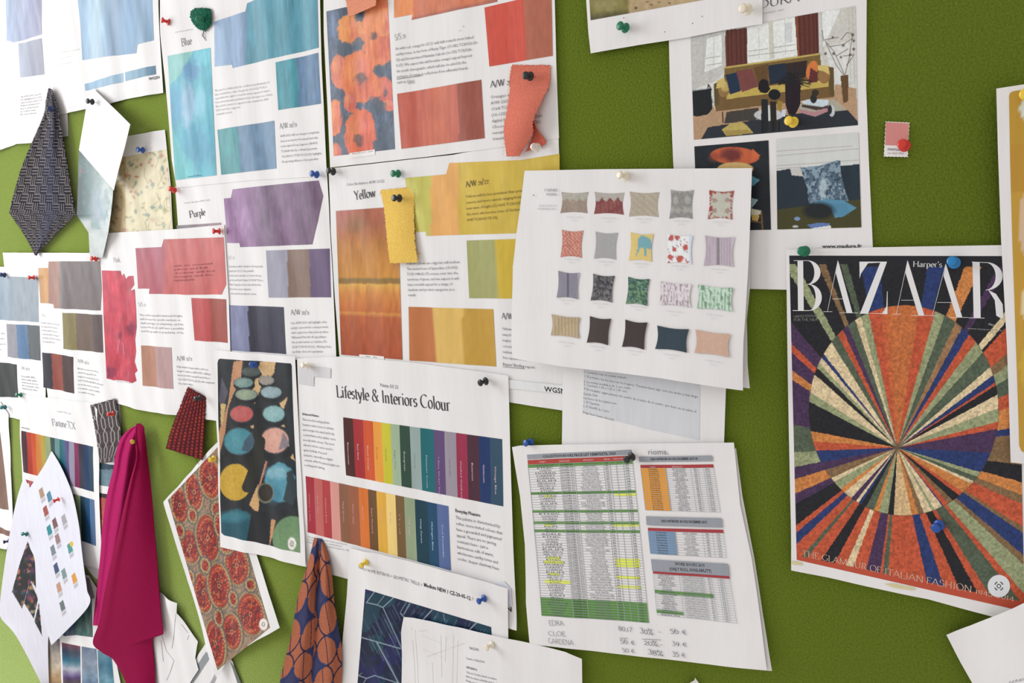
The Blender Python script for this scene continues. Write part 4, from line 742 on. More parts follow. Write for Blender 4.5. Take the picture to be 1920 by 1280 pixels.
# ---------------- Spanish letter, price list, cushion sheet
pEs = pg = Page('printed_page', 'white letter with grey text block and painted shadow between the cushion sheet and price list', 'paper', [(1057, 640), (1364, 640), (1361, 730), (1357.5, 832), (1357, 900), (1056, 900), (1053.5, 831), (1055, 720)], 3.4)
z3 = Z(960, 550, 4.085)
pg.polys('grey_shadow_panel', [(z3((555, 540), (1440, 700), (1437, 1122), (1000, 1030), (545, 905)), (207, 203, 203))])  # grey block with the slanting shadow on the letter put into its colour
zz = z3((550, 605), (880, 655), (555, 640), (1425, 800), (550, 680), (910, 735), (550, 705), (880, 758), (550, 735), (1410, 912), (548, 775), (655, 790), (548, 805), (800, 850), (547, 835), (670, 860), (545, 868), (745, 912), (542, 915), (785, 975))
tt = ['2. Cuaderno rojo es comun visitarlo', '1. El primero, los los visos en los hogares, Tenemos hacer algo con este ancho y mas largo', '2. La misma medida a de 1 aso radio', '3. Cuadrado 1.35 x 1.35 x 1.40 cms', '4. Rectangular segun pintura del cuadro de el salon de el cuadro que tiene en su salon el', 'Grande Zinai', 'Las bases de los tejidos son', '1. El Tapestry', '2. SU KILIMS de 1 tono', 'Dirge hacer nueva coleccion.']
pg.text([(t, zz[2*i], zz[2*i+1], 4.6, '', (95, 95, 98)) for i, t in enumerate(tt)], 'letter_text')

zc = Z(960, 310, 4.085)
pg = Page('cushion_sheet', 'second white sheet just showing behind the cushion catalogue sheet', 'paper', [(1300, 330), (1404, 330), (1406, 540), (1400, 600), (1401.5, 680), (1406, 728), (1330, 716), (1300, 500)], 6.2, lifts=[(1406, 728, .04, .008)])
pCu = pg = Page('cushion_sheet', 'white catalogue sheet showing twenty small cushions in rows', 'paper', [(983.5, 320), (1130, 317), (1410, 315), (1406, 430), (1400.5, 540), (1394, 640), (1393, 732), (1240, 709), (1055, 687), (961, 671), (959, 600), (961.5, 500), (968, 440), (975, 390)], 9.0, lifts=[(1395, 735, .06, .011), (1230, 710, .06, .009), (1060, 690, .06, .009), (960, 610, .05, .004)])
def cush(x0, y0, x1, y1, col, kind, sk=0, tilt=0, s=1.0):
    """outline of a cushion with pinched corners (zoom coordinates) and its fabric"""
    w, h = x1-x0, y1-y0; P = []
    for a, b in [((0, 0), (1, 0)), ((1, 0), (1, 1)), ((1, 1), (0, 1)), ((0, 1), (0, 0))]:
        for i in range(8):
            t = i/8; x = a[0]+(b[0]-a[0])*t; y = a[1]+(b[1]-a[1])*t; q = .055*math.sin(math.pi*t)
            x += q*(1 if x < .02 else (-1 if x > .98 else 0)); y += q*(1 if a[1] == b[1] == 0 else (-1 if a[1] == b[1] == 1 else 0))
            P.append((x0+x*w-sk*y, y0+y*h+tilt*x))
    px = zc(*P); X0 = min(p[0] for p in px); X1 = max(p[0] for p in px); Y0 = min(p[1] for p in px); Y1 = max(p[1] for p in px); R = random.Random(int(x0+y0))
    def f(c):
        u = (c.x-X0)/(X1-X0); v = (c.y-Y0)/(Y1-Y0); c.fill(col)
        if kind == 'scal': c.mix((v > .3+.12*np.abs(np.sin(u*14)))*.9, (152, 132, 118)); c.noise(.12, .8, .8, 2)
        if kind == 'scal2': c.mix((v > .22+.2*np.abs(np.sin(u*12)))*1.0, (128, 68, 66)); c.mix((np.sin(u*60)*np.sin(v*50) > .3)*(v > .4)*.5, (175, 125, 115))
        if kind == 'tweed': c.mix((np.sin(u*60+v*40)*np.sin(v*55-u*30) > 0)*.35, (150, 132, 112))
        if kind == 'dam': c.mix((np.abs(np.sin(u*6.28)*np.cos(v*9)+.3*np.sin(u*19)) > .55)*.5, (190, 184, 170)); c.noise(.1, .8, .8, 2)
        if kind == 'damr':
            c.mix(((np.abs(u-.5) > .33) | (np.abs(v-.5) > .38))*(fbm(c.x*.5, c.y*.5, 3) > .42), (160, 75, 68)); c.ell2 = 0; c.mix((np.abs(np.sin(u*6.28)*np.cos(v*9)) > .75)*(np.abs(u-.5) < .33)*.6, (150, 110, 100))
        if kind == 'maze': c.mix((np.sin(u*38+12*np.sign(np.sin(v*20)))*np.sin(v*44) > .1)*.6, (222, 180, 160))
        if kind == 'eleph':
            c.o = (960, 310, 4.085); b = (120, 165, 170)
            c.ell(1015, 590, 48, 46, b); c.ell(1000, 570, 34, 30, b); c.poly([(965, 590), (990, 600), (975, 650), (955, 690), (948, 685), (962, 640)], b); c.poly([(1008, 620), (1034, 620), (1030, 690), (1012, 690)], b); c.poly([(1050, 590), (1070, 590), (1072, 640), (1052, 640)], b); c.poly([(1030, 600), (1068, 560), (1072, 620), (1040, 640)], b)
        if kind == 'flor':
            c.mix((u > .84)*.8, (200, 206, 212))
            for a, b, r in [(.2, .14, 22), (.42, .12, 18), (.72, .45, 22), (.3, .52, 16), (.15, .78, 20), (.5, .82, 26), (.78, .92, 12), (.1, .95, 10)]: c.ell(X0+a*(X1-X0), Y0+b*(Y1-Y0), r/4.1, r/3.6, (188, 84, 74), .95, wob=.8)
            for _ in range(26): c.ell(X0+R.uniform(.05, .8)*(X1-X0), Y0+R.uniform(.05, .95)*(Y1-Y0), 1.2, 1.6, R.choice([(70, 70, 95), (190, 90, 90), (150, 120, 150)]), .8)
        if kind == 'str': c.mix((np.sin(u*70) > .2)*.3, (140, 120, 128)); c.mix(np.abs(u-.47) < .035, tuple(k*.72 for k in col)); c.mix((u > .88)*.4, (225, 220, 224))
        if kind == 'cam': c.mix((fbm(c.x*.35, c.y*.35, int(x0)) > .5)*.55, (150, 145, 140)); c.mix((fbm(c.x*.3, c.y*.3, 9) > .58)*.6, (40, 42, 50))
        if kind == 'camg': c.mix((fbm(c.x*.35, c.y*.35, 4) > .5)*.7, (105, 140, 100)); c.mix((fbm(c.x*.3, c.y*.3, 9) > .56)*.8, (50, 80, 95)); c.mix((fbm(c.x*.4, c.y*.4, 12) > .6)*.6, (150, 175, 145))
        if kind == 'bark': c.mix((np.sin(u*62+3*fbm(c.x*.2, c.y*.1, 2)*3) > .1)*np.clip(fbm(c.x*.5, c.y*.12, 5)*1.7-.3, 0, .8), (128, 108, 114)); 
        if kind == 'barkg': c.mix((np.sin(u*62+3*fbm(c.x*.2, c.y*.1, 2)*3) > .1)*np.clip(fbm(c.x*.5, c.y*.12, 5)*1.7-.25, 0, .8), (92, 128, 98))
        if kind == 'line': c.mix((np.sin(u*56) > .1)*.5, (150, 128, 98))
        c.noise(.05, .6, .6, 7)
    pg.wash(px, f, cell=.0011, name='cushion_picture')
for a in [(378, 203, 588, 366, (172, 165, 150), 'scal', 8, 0), (632, 202, 862, 372, (175, 165, 155), 'scal2', 4, 6), (902, 200, 1130, 392, (182, 168, 148), 'tweed', 6, 4), (1216, 185, 1394, 408, (142, 138, 132), 'dam', 10, 2), (1510, 188, 1702, 412, (190, 184, 168), 'damr', 12, 4),
          (384, 492, 548, 702, (186, 112, 98), 'maze', 12, 6), (642, 506, 812, 714, (166, 162, 158), '', 14, 8), (910, 512, 1086, 728, (218, 190, 118), 'eleph', 14, 10), (1190, 524, 1388, 748, (232, 230, 234), 'flor', 8, 10), (1480, 536, 1708, 768, (190, 172, 178), 'str', 10, 10),
          (356, 806, 522, 1012, (138, 134, 146), 'str', 12, 14), (624, 828, 790, 1034, (86, 82, 84), 'cam', 20, 16), (892, 852, 1058, 1060, (70, 95, 72), 'camg', 18, 16), (1136, 886, 1380, 1066, (222, 208, 208), 'bark', 8, 22), (1424, 910, 1700, 1094, (198, 214, 192), 'barkg', 8, 26),
          (306, 1138, 525, 1300, (188, 166, 134), 'line', 6, 24), (600, 1152, 764, 1356, (72, 62, 58), '', 24, 20), (872, 1178, 1042, 1388, (64, 54, 52), '', 26, 22), (1116, 1224, 1360, 1404, (54, 66, 74), '', 16, 28), (1408, 1254, 1676, 1434, (202, 164, 142), '', 8, 34)]:
    cush(*a)
it = []
for i, (cx, cy) in enumerate([(480, 400), (745, 408), (1010, 415), (1300, 430), (1600, 438), (460, 722), (725, 742), (990, 756), (1285, 775), (1590, 800), (420, 1034), (680, 1062), (970, 1084), (1245, 1122), (1550, 1148), (415, 1358), (660, 1392), (940, 1424), (1220, 1452), (1545, 1502)]):
    s = .02+.12*max(0, (cy-500)/1000)
    a, b, c2, d = zc((cx-62, cy-62*s), (cx+62, cy+62*s), (cx-22, cy+24), (cx+22, cy+24+22*s)); it += [('COJIN MODELO %d CON RELLENO' % (i*7+11), a, b, 2.4, '', (190, 184, 186)), ('45x45 CM', c2, d, 2.2, '', (195, 190, 190))]
pg.text(it, 'captions')
pg.text([('COJINES', zc((250, 197))[0], zc((350, 198))[0], 4.8, '', (125, 122, 126)), ('RIOMA', zc((268, 230))[0], zc((348, 231))[0], 4.6, '', (125, 122, 126)), ('SELECCION 19', zc((210, 314))[0], zc((342, 314))[0], 3, '', (165, 162, 166)), ('REFERENCIAS', zc((202, 338))[0], zc((336, 338))[0], 3, '', (165, 162, 166))], 'heading')
pg.polys('pin_hole', [(zc((165, 222), (175, 226), (176, 234), (168, 230)), (80, 75, 75))])

pg = Page('price_list', 'rear sheet of the price list showing along its right edge', 'paper', [(1300, 860), (1380, 840), (1392, 930), (1414, 1045), (1430, 1150), (1447.5, 1257.5), (1300, 1240), (1200, 1228)], 4.2, lifts=[(1447, 1257, .04, .006)])
pPr = pg = Page('price_list', 'printed price list of books with green rows and handwritten notes', 'paper', [(960, 838), (975, 835), (1150, 832), (1376, 829.5), (1387.5, 945), (1409, 1045), (1423, 1140), (1438, 1256), (1310, 1243), (1160, 1226), (993, 1207), (986, 1130), (984, 1020), (975, 930), (965, 870)], 6.2, lifts=[(1438, 1256, .05, .006), (1000, 1207, .05, .003)])
zp = Z(950, 820, 4.0)
class Quad:
    def __init__(s, pg, TL, TR, BR, BL): s.q = [np.array(p) for p in (TL, TR, BR, BL)]
    def __call__(s, u, v): a, b, c, d = s.q; return tuple(a*(1-u)*(1-v)+b*u*(1-v)+c*u*v+d*(1-u)*v)
    def rect(s, u0, v0, u1, v1): return [s(u0, v0), s(u1, v0), s(u1, v1), s(u0, v1)]
GY, RD, GN, YL, LN = (150, 150, 154), (175, 70, 62), (92, 138, 62), (226, 228, 90), (160, 160, 162)
def table(q, bars, rows, v0, cols, words, extra=()):
    pg.polys('table_cells', [(q.rect(*b[:4]), b[4]) for b in bars], cell=.0055)
    L = []; dv = (1-v0)/rows
    for r in range(rows+1): v = v0+r*dv; L.append((q.rect(0, v-.0009*(1209/(q.q[3][1]-q.q[0][1])/4+.2), 1, v+.0009*(1209/(q.q[3][1]-q.q[0][1])/4+.2)), LN))
    for u in cols: L.append((q.rect(u-.0022, v0, u+.0022, 1), LN))
    pg.polys('table_rules', L, cell=.0055)
    it = []
    for r in range(rows):
        for u0, u1, ws, c in words:
            wd = ws[(r*7+int(u0*10)) % len(ws)]
            if not wd: continue
            m = (u0+u1)/2; hw = (u1-u0)/2*(.55+.45*((r*13+len(wd)*5) % 7)/6 if u1-u0 > .15 and u0 > .4 or u0 < .1 else 1); v = v0+(r+.86)*dv
            it.append((wd, q(m-hw, v), q(m+hw, v), (q.q[3][1]-q.q[0][1])*dv*.62, '', c))
    pg.text(it+list(extra), 'table_text')
q = Quad(pg, (988.3, 852), (1184, 842.5), (1217, 1167), (1016, 1153.5)); e = 1209.0
gr = [(0, .062, 1, .083, GN)]+[(0, (a-125)/e, 1, (b-125)/e, GN) for a, b in [(408, 428), (545, 563), (627, 646), (687, 706)]]+[(0, .885, 1, 1, GN)]
yl = [(.8, .253, 1, .268, YL), (.13, .253, .2, .268, YL), (.75, .432, 1, .445, YL), (.1, .432, .18, .445, YL), (.74, .632, .97, .682, YL), (.1, .632, .22, .65, YL), (.07, .655, .25, .675, YL), (.74, .735, .96, .752, YL), (.1, .73, .2, .745, YL), (.74, .79, .96, .805, YL), (.06, .775, .3, .795, YL)]
DG = (92, 92, 96)
table(q, [(0, 0, 1, .03, GY), (0, .034, 1, .062, RD)]+gr+yl, 60, .062, [0, .3, .44, .72, .78, .84, .91, 1],
      [(.06, .26, ['ADELE', 'CARPET', 'MABEL TWIST CUT', 'MORRIS', 'AMBER PLAIN VISCOSE', 'LONDON', 'KILIM', 'ETNIC', 'LORENA'], DG), (.31, .43, ['DECEMBER 2019', 'OCTOBER 2018', 'DECEMBER 2018'], (70, 70, 74)), (.47, .70, ['UPHOLSTERY JACQUARD', 'CHENILLE PLAIN FR', 'VELVET PRINTED', 'COTTON LINEN BLEND CURTAIN', 'OUTDOOR'], (120, 120, 122)), (.735, .765, ['56', '80', '45', '30'], (90, 90, 92)), (.925, .96, ['39', '35', '28', '56'], (90, 90, 92))],
      [('COLLECTION BOOKS PRICE LIST HEIMTEXTIL 2020', q(.15, .024), q(.85, .024), 4.6, 'bold', (60, 60, 64))]+[(t, q(a, .053), q(b, .053), 2.6, '', (225, 205, 200)) for t, a, b in [('ITEM', .11, .17), ('LAUNCH DATE', .3, .4), ('SPECIALITY', .53, .63), ('RETAIL', .73, .79), ('DISCOUNT', .82, .92)]])
def q4(*P): return Quad(pg, *zp(*P))
q = q4((1003, 205), (1550, 200), (1605, 558), (1043, 542))
table(q, [(0, 0, 1, .07, (170, 62, 62)), (0, .07, .34, 1, (226, 150, 50))], 20, .07, [0, .34, .68, .78, .86, 1], [(.1, .24, ['ADELE', 'MABEL', 'BOSTON', 'GLOUCESTER', 'PARIS'], (110, 72, 40)), (.42, .62, ['JACQUARD', 'VELVET', 'PRINTED COTTON', 'LINEN'], DG), (.72, .76, ['56', '80', '45'], DG), (.88, .94, ['39,90', '35,10', '28,40'], DG)], [('ITEM', q(.13, .06), q(.2, .06), 2.4, '', (225, 200, 200)), ('SPECIALITY', q(.43, .06), q(.58, .06), 2.4, '', (225, 200, 200))])
q = q4((1060, 675), (1625, 690), (1650, 900), (1080, 868))
table(q, [(0, 0, 1, .12, (165, 62, 66)), (0, .12, .355, 1, (118, 142, 168))], 9, .12, [0, .355, .72, .85, 1], [(.1, .24, ['FLORENCE', 'ITALIA', 'MILANO', 'ROMA'], (70, 80, 95)), (.45, .65, ['JACQUARD', 'VELVET CHENILLE', 'COTTON'], DG), (.76, .8, ['56', '80', '45'], DG), (.9, .95, ['39,90', '35'], DG)])
q = q4((1098, 1000), (1672, 1038), (1728, 1389), (1131, 1328))
table(q, [(0, .0, 1, .055, (165, 62, 66)), (0, .42, .75, .5, GN), (0, .875, .33, .95, GN)], 18, .055, [0, .34, .66, .76, .84, .92, 1], [(.05, .28, ['CAMEL PRINT CUT', 'VINTAGE', 'ROMA', 'LINEN MIX', 'BERLIN'], DG), (.37, .65, ['UPHOLSTERY JACQUARD', 'CHENILLE PLAIN FR', 'VELVET PRINTED WIDE'], (120, 120, 122)), (.71, .74, ['56', '80'], DG), (.86, .9, ['39', '35'], DG)])
for _h in (zp((993, 142), (1543, 133), (1546, 175), (998, 181)), zp((1048, 588), (1615, 603), (1621, 673), (1052, 654)), zp((1085, 910), (1662, 944), (1673, 1036), (1095, 998))): pg.polys('table_header', [(_h, GY)])
pg.text([(t, a, b, h, 'bold', (62, 62, 66)) for t, (a, b), h in [('DISCONTINUED BOOKS DECEMBER 2017-18', zp((1085, 168), (1435, 163)), 4.2), ('DISCONTINUED BOOKS DECEMBER 2015', zp((1165, 632), (1505, 641)), 4.8), ('WORK BOOKS 2019', zp((1268, 955), (1490, 968)), 6), ('(ONLY ROLL AVAILABILITY)', zp((1225, 993), (1540, 1010)), 6)]]+[('rioma.', (1216, 851.5), (1254, 851), 10.5, '', (120, 120, 126))], 'table_title')
zh = Z(950, 1000, 3.765); H = (105, 103, 110)
pg.text([(t, a, b, h, 'hand', H) for t, (a, b), h in [('EDRA', zh((303, 645), (410, 648)), 9), ('CLOE', zh((300, 718), (422, 722)), 8), ('GARDENA', zh((300, 772), (478, 786)), 9), ('80,17', zh((795, 682), (893, 690)), 11), ('30%', zh((945, 698), (1040, 712)), 12), ('-', zh((1070, 700), (1098, 704)), 9), ('56 ~', zh((1158, 700), (1280, 710)), 11), ('56 ~', zh((805, 770), (915, 784)), 10), ('20%.-', zh((972, 780), (1110, 796)), 11), ('39 ~', zh((1170, 786), (1280, 796)), 10), ('50 ~', zh((820, 832), (912, 842)), 10), ('38%', zh((1000, 846), (1110, 862)), 11), ('35 ~', zh((1172, 862), (1272, 872)), 11)]], 'handwriting')
pg.polys('pen_line', [(zh((800, 733), (858, 735), (858, 738), (800, 736)), H), (zh((957, 740), (1092, 745), (1092, 748), (957, 743)), H)])

# ---------------- interiors brochure pages, top right
pMa = pg = Page('printed_page', 'brochure page with a large living room photo and two cushion photos', 'paper', [(1250, -80), (1620, -130), (1625, 0), (1624, 164), (1629, 300), (1636.5, 463), (1638, 545), (1474, 543), (1408, 541.5), (1282, 540), (1268, 400), (1262, 300), (1256, 160), (1254, 70)], 1.6)
def room(c):
    c.fill((206, 200, 190)); c.noise(.06, .05, .02, 3); c.o = (1240, 0, 4.571)
    c.poly([(250, 310), (540, 250), (560, 600), (460, 700), (262, 770)], (190, 184, 176)); c.poly([(390, 330), (520, 300), (520, 560), (370, 620)], (224, 220, 212)); c.poly([(735, 230), (1145, 150), (1165, 470), (740, 560)], (226, 222, 214)); c.poly([(920, 180), (958, 175), (968, 500), (925, 510)], (200, 192, 178)); c.poly([(1380, 100), (1530, 80), (1530, 380), (1385, 400)], (226, 222, 216)); c.poly([(1540, 70), (1665, 50), (1670, 700), (1500, 730), (1370, 640), (1385, 420)], (200, 192, 182)); c.poly([(1395, 400), (1640, 340), (1650, 700), (1480, 720)], (212, 206, 198))
    for P in [[(745, 440), (915, 418)], [(965, 408), (1150, 382)], [(385, 500), (500, 482)], [(745, 480), (1150, 430)], [(390, 560), (520, 540)]]: c.line(P, 5, (140, 134, 126), .8)
    for P in [[(835, 240), (840, 500)], [(1060, 170), (1065, 470)], [(450, 320), (450, 560)], [(1640, 60), (1655, 720)], [(1600, 70), (1625, 720)], [(360, 300), (365, 720)], [(300, 310), (310, 740)], [(1370, 100), (1385, 430)]]: c.line(P, 4, (178, 170, 160), .8)
    c.poly([(1060, 200), (1120, 190), (1125, 360), (1070, 370)], (190, 186, 188), .6)
    for P in [[(548, 262), (735, 238), (738, 545), (555, 590)], [(1145, 140), (1345, 100), (1352, 470), (1170, 510)]]: c.poly(P, (98, 52, 44))
    for x in (570, 600, 640, 680, 715): c.line([(x, 250), (x+6, 560)], 8, (62, 34, 32), .7)
    for x in (1190, 1230, 1270, 1310, 1335): c.line([(x-8, 120), (x+4, 480)], 8, (66, 34, 34), .7)
    c.line([(1160, 140), (1178, 500)], 8, (170, 90, 50), .8)
    c.poly([(262, 990), (440, 900), (470, 950), (850, 900), (1480, 830), (1490, 720), (1672, 760), (1685, 1075), (278, 1200)], (176, 140, 108)); c.poly([(262, 770), (410, 755), (450, 880), (262, 1000)], (150, 150, 150)); c.poly([(1180, 900), (1480, 850), (1600, 950), (1200, 1000)], (168, 158, 140))
    c.poly([(268, 780), (425, 758), (440, 930), (400, 980), (300, 1000), (272, 990)], (30, 32, 34)); c.line([(400, 750), (405, 725), (430, 770)], 8, (40, 34, 34)); c.noise(.05, .3, .3, 4)
    c.poly([(560, 960), (830, 920), (850, 1020), (540, 1060)], (66, 60, 54)); c.poly([(400, 1090), (850, 1020), (1180, 970), (1600, 945), (1685, 1040), (1685, 1075), (340, 1195)], (44, 48, 54))
    c.poly([(540, 580), (900, 530), (1360, 455), (1370, 560), (1400, 700), (560, 790), (540, 700)], (118, 92, 52)); c.line([(545, 580), (900, 530), (1355, 462)], 14, (188, 164, 90)); c.poly([(450, 720), (1480, 640), (1480, 830), (470, 955), (455, 900)], (112, 84, 50)); c.poly([(560, 800), (830, 745), (1300, 690), (1440, 690), (1450, 740), (560, 850)], (188, 160, 82)); c.poly([(1430, 570), (1480, 580), (1485, 830), (1440, 810)], (96, 76, 42)); c.poly([(450, 720), (490, 700), (500, 900), (460, 900)], (92, 74, 44))
    c.ell(535, 770, 48, 62, (140, 108, 62)); c.ell(550, 740, 40, 45, (206, 176, 104), .7, soft=.5); c.ell(1395, 650, 50, 66, (146, 106, 66)); c.poly([(1340, 560), (1430, 560), (1445, 640), (1390, 610), (1340, 600)], (206, 178, 106)); c.poly([(480, 690), (540, 665), (555, 740), (470, 760)], (196, 170, 100))
    c.poly([(550, 640), (650, 620), (680, 780), (590, 810)], (32, 48, 68)); c.poly([(640, 610), (780, 590), (830, 740), (690, 790)], (118, 66, 62)); c.poly([(915, 560), (1060, 540), (1100, 680), (930, 730)], (34, 44, 58)); c.poly([(790, 580), (920, 545), (910, 700), (830, 730)], (98, 70, 42)); c.poly([(1060, 545), (1250, 520), (1240, 660), (1100, 690)], (48, 38, 36)); c.ell(1290, 600, 45, 82, (206, 116, 60), 1, 18); c.poly([(1280, 580), (1340, 620), (1340, 700), (1260, 710)], (96, 44, 44))
    for _ in range(60):
        a = rnd.uniform(-3.0, .2); l = rnd.uniform(60, 190); c.line([(1120, 720), (1120+math.cos(a)*l*.5, 720+math.sin(a)*l*.6), (1120+math.cos(a)*l, 720+math.sin(a)*l*.7+20)], 6, (30, 28, 32), .85)
    c.poly([(1060, 720), (1195, 700), (1190, 900), (1150, 980), (1090, 980), (1065, 900)], (36, 26, 32)); c.ell(970, 810, 52, 46, (24, 26, 30)); c.ell(880, 740, 50, 60, (30, 24, 28), 1, wob=.5); c.poly([(1000, 860), (1040, 870), (1030, 960), (990, 940)], (150, 120, 50))
    c.ell(920, 985, 125, 50, (190, 188, 186)); c.poly([(1035, 940), (1070, 940), (1060, 1000), (1030, 1000)], (200, 200, 215)); c.poly([(858, 850), (912, 850), (918, 1130), (856, 1135)], (34, 36, 38)); c.poly([(932, 870), (985, 870), (990, 1120), (940, 1125)], (40, 36, 34)); c.line([(922, 910), (926, 1030)], 14, (200, 198, 190))
    c.poly([(1180, 935), (1320, 960), (1440, 900), (1440, 950), (1320, 1000), (1190, 965)], (176, 128, 130)); c.poly([(1200, 870), (1260, 850), (1435, 855), (1430, 900), (1380, 915), (1220, 890)], (196, 204, 208)); c.poly([(1210, 895), (1380, 918), (1430, 900), (1430, 925), (1330, 945), (1200, 915)], (70, 58, 54)); c.ell(1305, 845, 28, 40, (44, 42, 40)); c.ell(1320, 795, 30, 28, (52, 44, 36)); c.ell(1462, 950, 26, 50, (190, 190, 188)); c.ell(1445, 940, 18, 40, (40, 44, 50))
    c.poly([(520, 1110), (590, 1060), (690, 1045), (730, 1070), (790, 1140), (560, 1168)], (182, 158, 88)); c.poly([(540, 1120), (740, 1110), (785, 1138), (560, 1168)], (150, 124, 66), .7); c.line([(525, 960), (530, 1050)], 8, (40, 34, 30)); c.ell(1110, 1020, 10, 10, (40, 40, 40))
    for x in (870, 960, 1010, 1120): c.line([(x, 1040), (x, 1140)], 14, (26, 28, 30))
    c.poly([(1535, 650), (1605, 640), (1600, 870), (1560, 885)], (98, 70, 44))
    for P in [[(1570, 640), (1480, 440), (1420, 370)], [(1575, 640), (1610, 500), (1640, 290)], [(1560, 640), (1500, 560), (1400, 340), (1520, 320)], [(1500, 480), (1600, 420)], [(1590, 560), (1650, 470), (1560, 480)], [(1440, 400), (1560, 380), (1640, 330)], [(1380, 260), (1390, 350)], [(1540, 340), (1590, 280), (1650, 290)]]: c.line(P, 5, (84, 70, 62), .8)
    for x, y in [(1640, 300), (1650, 350), (1470, 320), (1560, 390), (1620, 470), (1480, 460), (1540, 490), (1650, 420), (1410, 460)]: c.ell(x, y, 12, 12, (88, 74, 68), .8, soft=.6, wob=1)
    c.noise(.07, .4, .4, 8)
pg.pic([(1294.5, 66), (1604, 11), (1608.6, 234.5), (1301, 262)], room, 1.05, 'living_room_photo')
zm = Z(1240, 220, 4.571)
def stack(c):
    c.fill((36, 40, 44)); c.noise(.15, .1, .1, 3); c.o = (1240, 220, 4.571); c.ell(632, 330, 210, 76, (190, 92, 58), 1, 3, .06); c.poly([(780, 270), (848, 325), (770, 380)], (200, 100, 64)); c.ell(600, 320, 85, 55, (96, 44, 46), .85, 0, .7, .6); c.ell(450, 340, 40, 40, (140, 66, 52), .6, soft=.8)
    c.ell(635, 440, 155, 56, (204, 168, 108)); c.poly([(770, 500), (845, 535), (800, 580), (775, 590)], (90, 140, 155)); c.poly([(770, 690), (830, 705), (800, 750), (770, 780)], (150, 168, 170)); c.poly([(770, 780), (860, 800), (850, 830), (770, 850)], (206, 196, 170)); c.poly([(770, 830), (845, 840), (825, 890), (780, 880)], (196, 160, 90)); c.line([(858, 810), (868, 955)], 12, (130, 92, 56)); c.line([(770, 890), (860, 900)], 10, (120, 86, 54))
pg.pic([(1302, 274.5), (1441, 263), (1445.7, 430.5), (1308, 433)], stack, 1.2, 'stacked_cushions_photo')
def blucu(c):
    c.fill((40, 50, 58)); c.noise(.12, .1, .1, 3); c.o = (1240, 220, 4.571); c.poly([(980, 180), (1700, 120), (1700, 400), (1540, 415), (1100, 440), (985, 460)], (206, 202, 196))
    for P in [[(990, 290), (1640, 245)], [(990, 330), (1690, 268)], [(990, 415), (1690, 365)], [(990, 440), (1200, 425)]]: c.line(P, 5, (178, 166, 158))
    c.poly([(1105, 440), (1210, 430), (1215, 505), (1100, 495)], (196, 188, 180)); c.poly([(990, 790), (1720, 700), (1720, 950), (990, 960)], (70, 66, 38)); c.poly([(990, 470), (1105, 440), (1120, 500), (1230, 520), (1250, 760), (990, 780)], (42, 50, 58))
    c.poly([(1190, 430), (1350, 415), (1510, 365), (1535, 370), (1540, 480), (1560, 580), (1605, 715), (1400, 740), (1265, 740), (1250, 600)], (132, 148, 158)); m = inpoly(c.x, c.y, c.T([(1190, 430), (1350, 415), (1535, 370), (1540, 480), (1605, 715), (1265, 740), (1250, 600)])); c.mix(m*(fbm(c.x*.16, c.y*.16, 5) > .52)*.75, (72, 88, 104)); c.mix(m*(fbm(c.x*.3, c.y*.3, 15) > .6)*.8, (48, 60, 72)); c.ell(1385, 600, 26, 110, (196, 204, 206), .7, 0, .8, .8)
    c.poly([(1270, 740), (1400, 700), (1560, 710), (1675, 775), (1560, 850), (1490, 860), (1450, 780), (1380, 740)], (88, 136, 160)); c.ell(1350, 800, 130, 70, (32, 36, 40), .9, soft=.5)
    for k in range(9): c.line([(1470+k*14, 740), (1480+k*16, 840)], 4, (66, 110, 138), .7)
    c.ell(1165, 868, 26, 16, (120, 140, 175)); c.poly([(1250, 920), (1330, 905), (1445, 905), (1440, 930), (1290, 950)], (96, 118, 165)); c.ell(1150, 935, 26, 10, (180, 180, 180)); c.poly([(1290, 950), (1450, 925), (1460, 960), (1290, 965)], (222, 214, 206))
pg.pic([(1455.5, 260.5), (1609.7, 248.4), (1615, 426), (1457.7, 430)], blucu, 1.1, 'blue_cushion_photo')
pg.text([('MADURA', (1381, 24), (1499, 2), 15, 'serifL', (75, 73, 76))], 'title'); pg.text([('L\' I N V E N T E  .  P A R I S', (1432, 27), (1470, 19.5), 3, '', (120, 118, 120)), ('www.madura.fr', (1542, 464.5), (1616, 464), 6.5, 'bold', (50, 48, 48))], 'small_print')
pUp = pg = Page('printed_page', 'white sheet at the top edge with a cropped olive and tan photo', 'paper', [(1095, -120), (1420, -160), (1429.5, 0), (1429.5, 45), (1360, 56), (1290, 70), (1200, 84), (1107.5, 100), (1103, 60), (1099, 0)], 3.4)
def olive(c): c.fill((176, 150, 112)); c.mix(np.clip((1182-c.x)/6, 0, 1), (128, 116, 66)); c.ell(1140, 8, 22, 12, (160, 150, 100), .6, soft=1); c.mix(np.clip((c.y-22+(c.x-1110)*.1)/12, 0, 1)*(c.x < 1180)*.6, (60, 58, 40)); c.noise(.1, .15, .15, 3); [c.ell(x, y, 3, 1, (70, 58, 50), .8) for x, y in [(1193, 14), (1214, 4), (1236, 4), (1255, 6), (1192, 16), (1222, 9)]]
pg.pic([(1100, -80), (1410, -130), (1412, -17), (1107.6, 38)], olive, 1.5, 'cropped_photo')
pg.polys('pin_hole', [([(x, y), (x+1.2, y), (x+1, y+2), (x, y+1.6)], (50, 46, 46)) for x, y in [(1169, 32.5), (1246, 59), (1298, 43), (1316, 30)]])

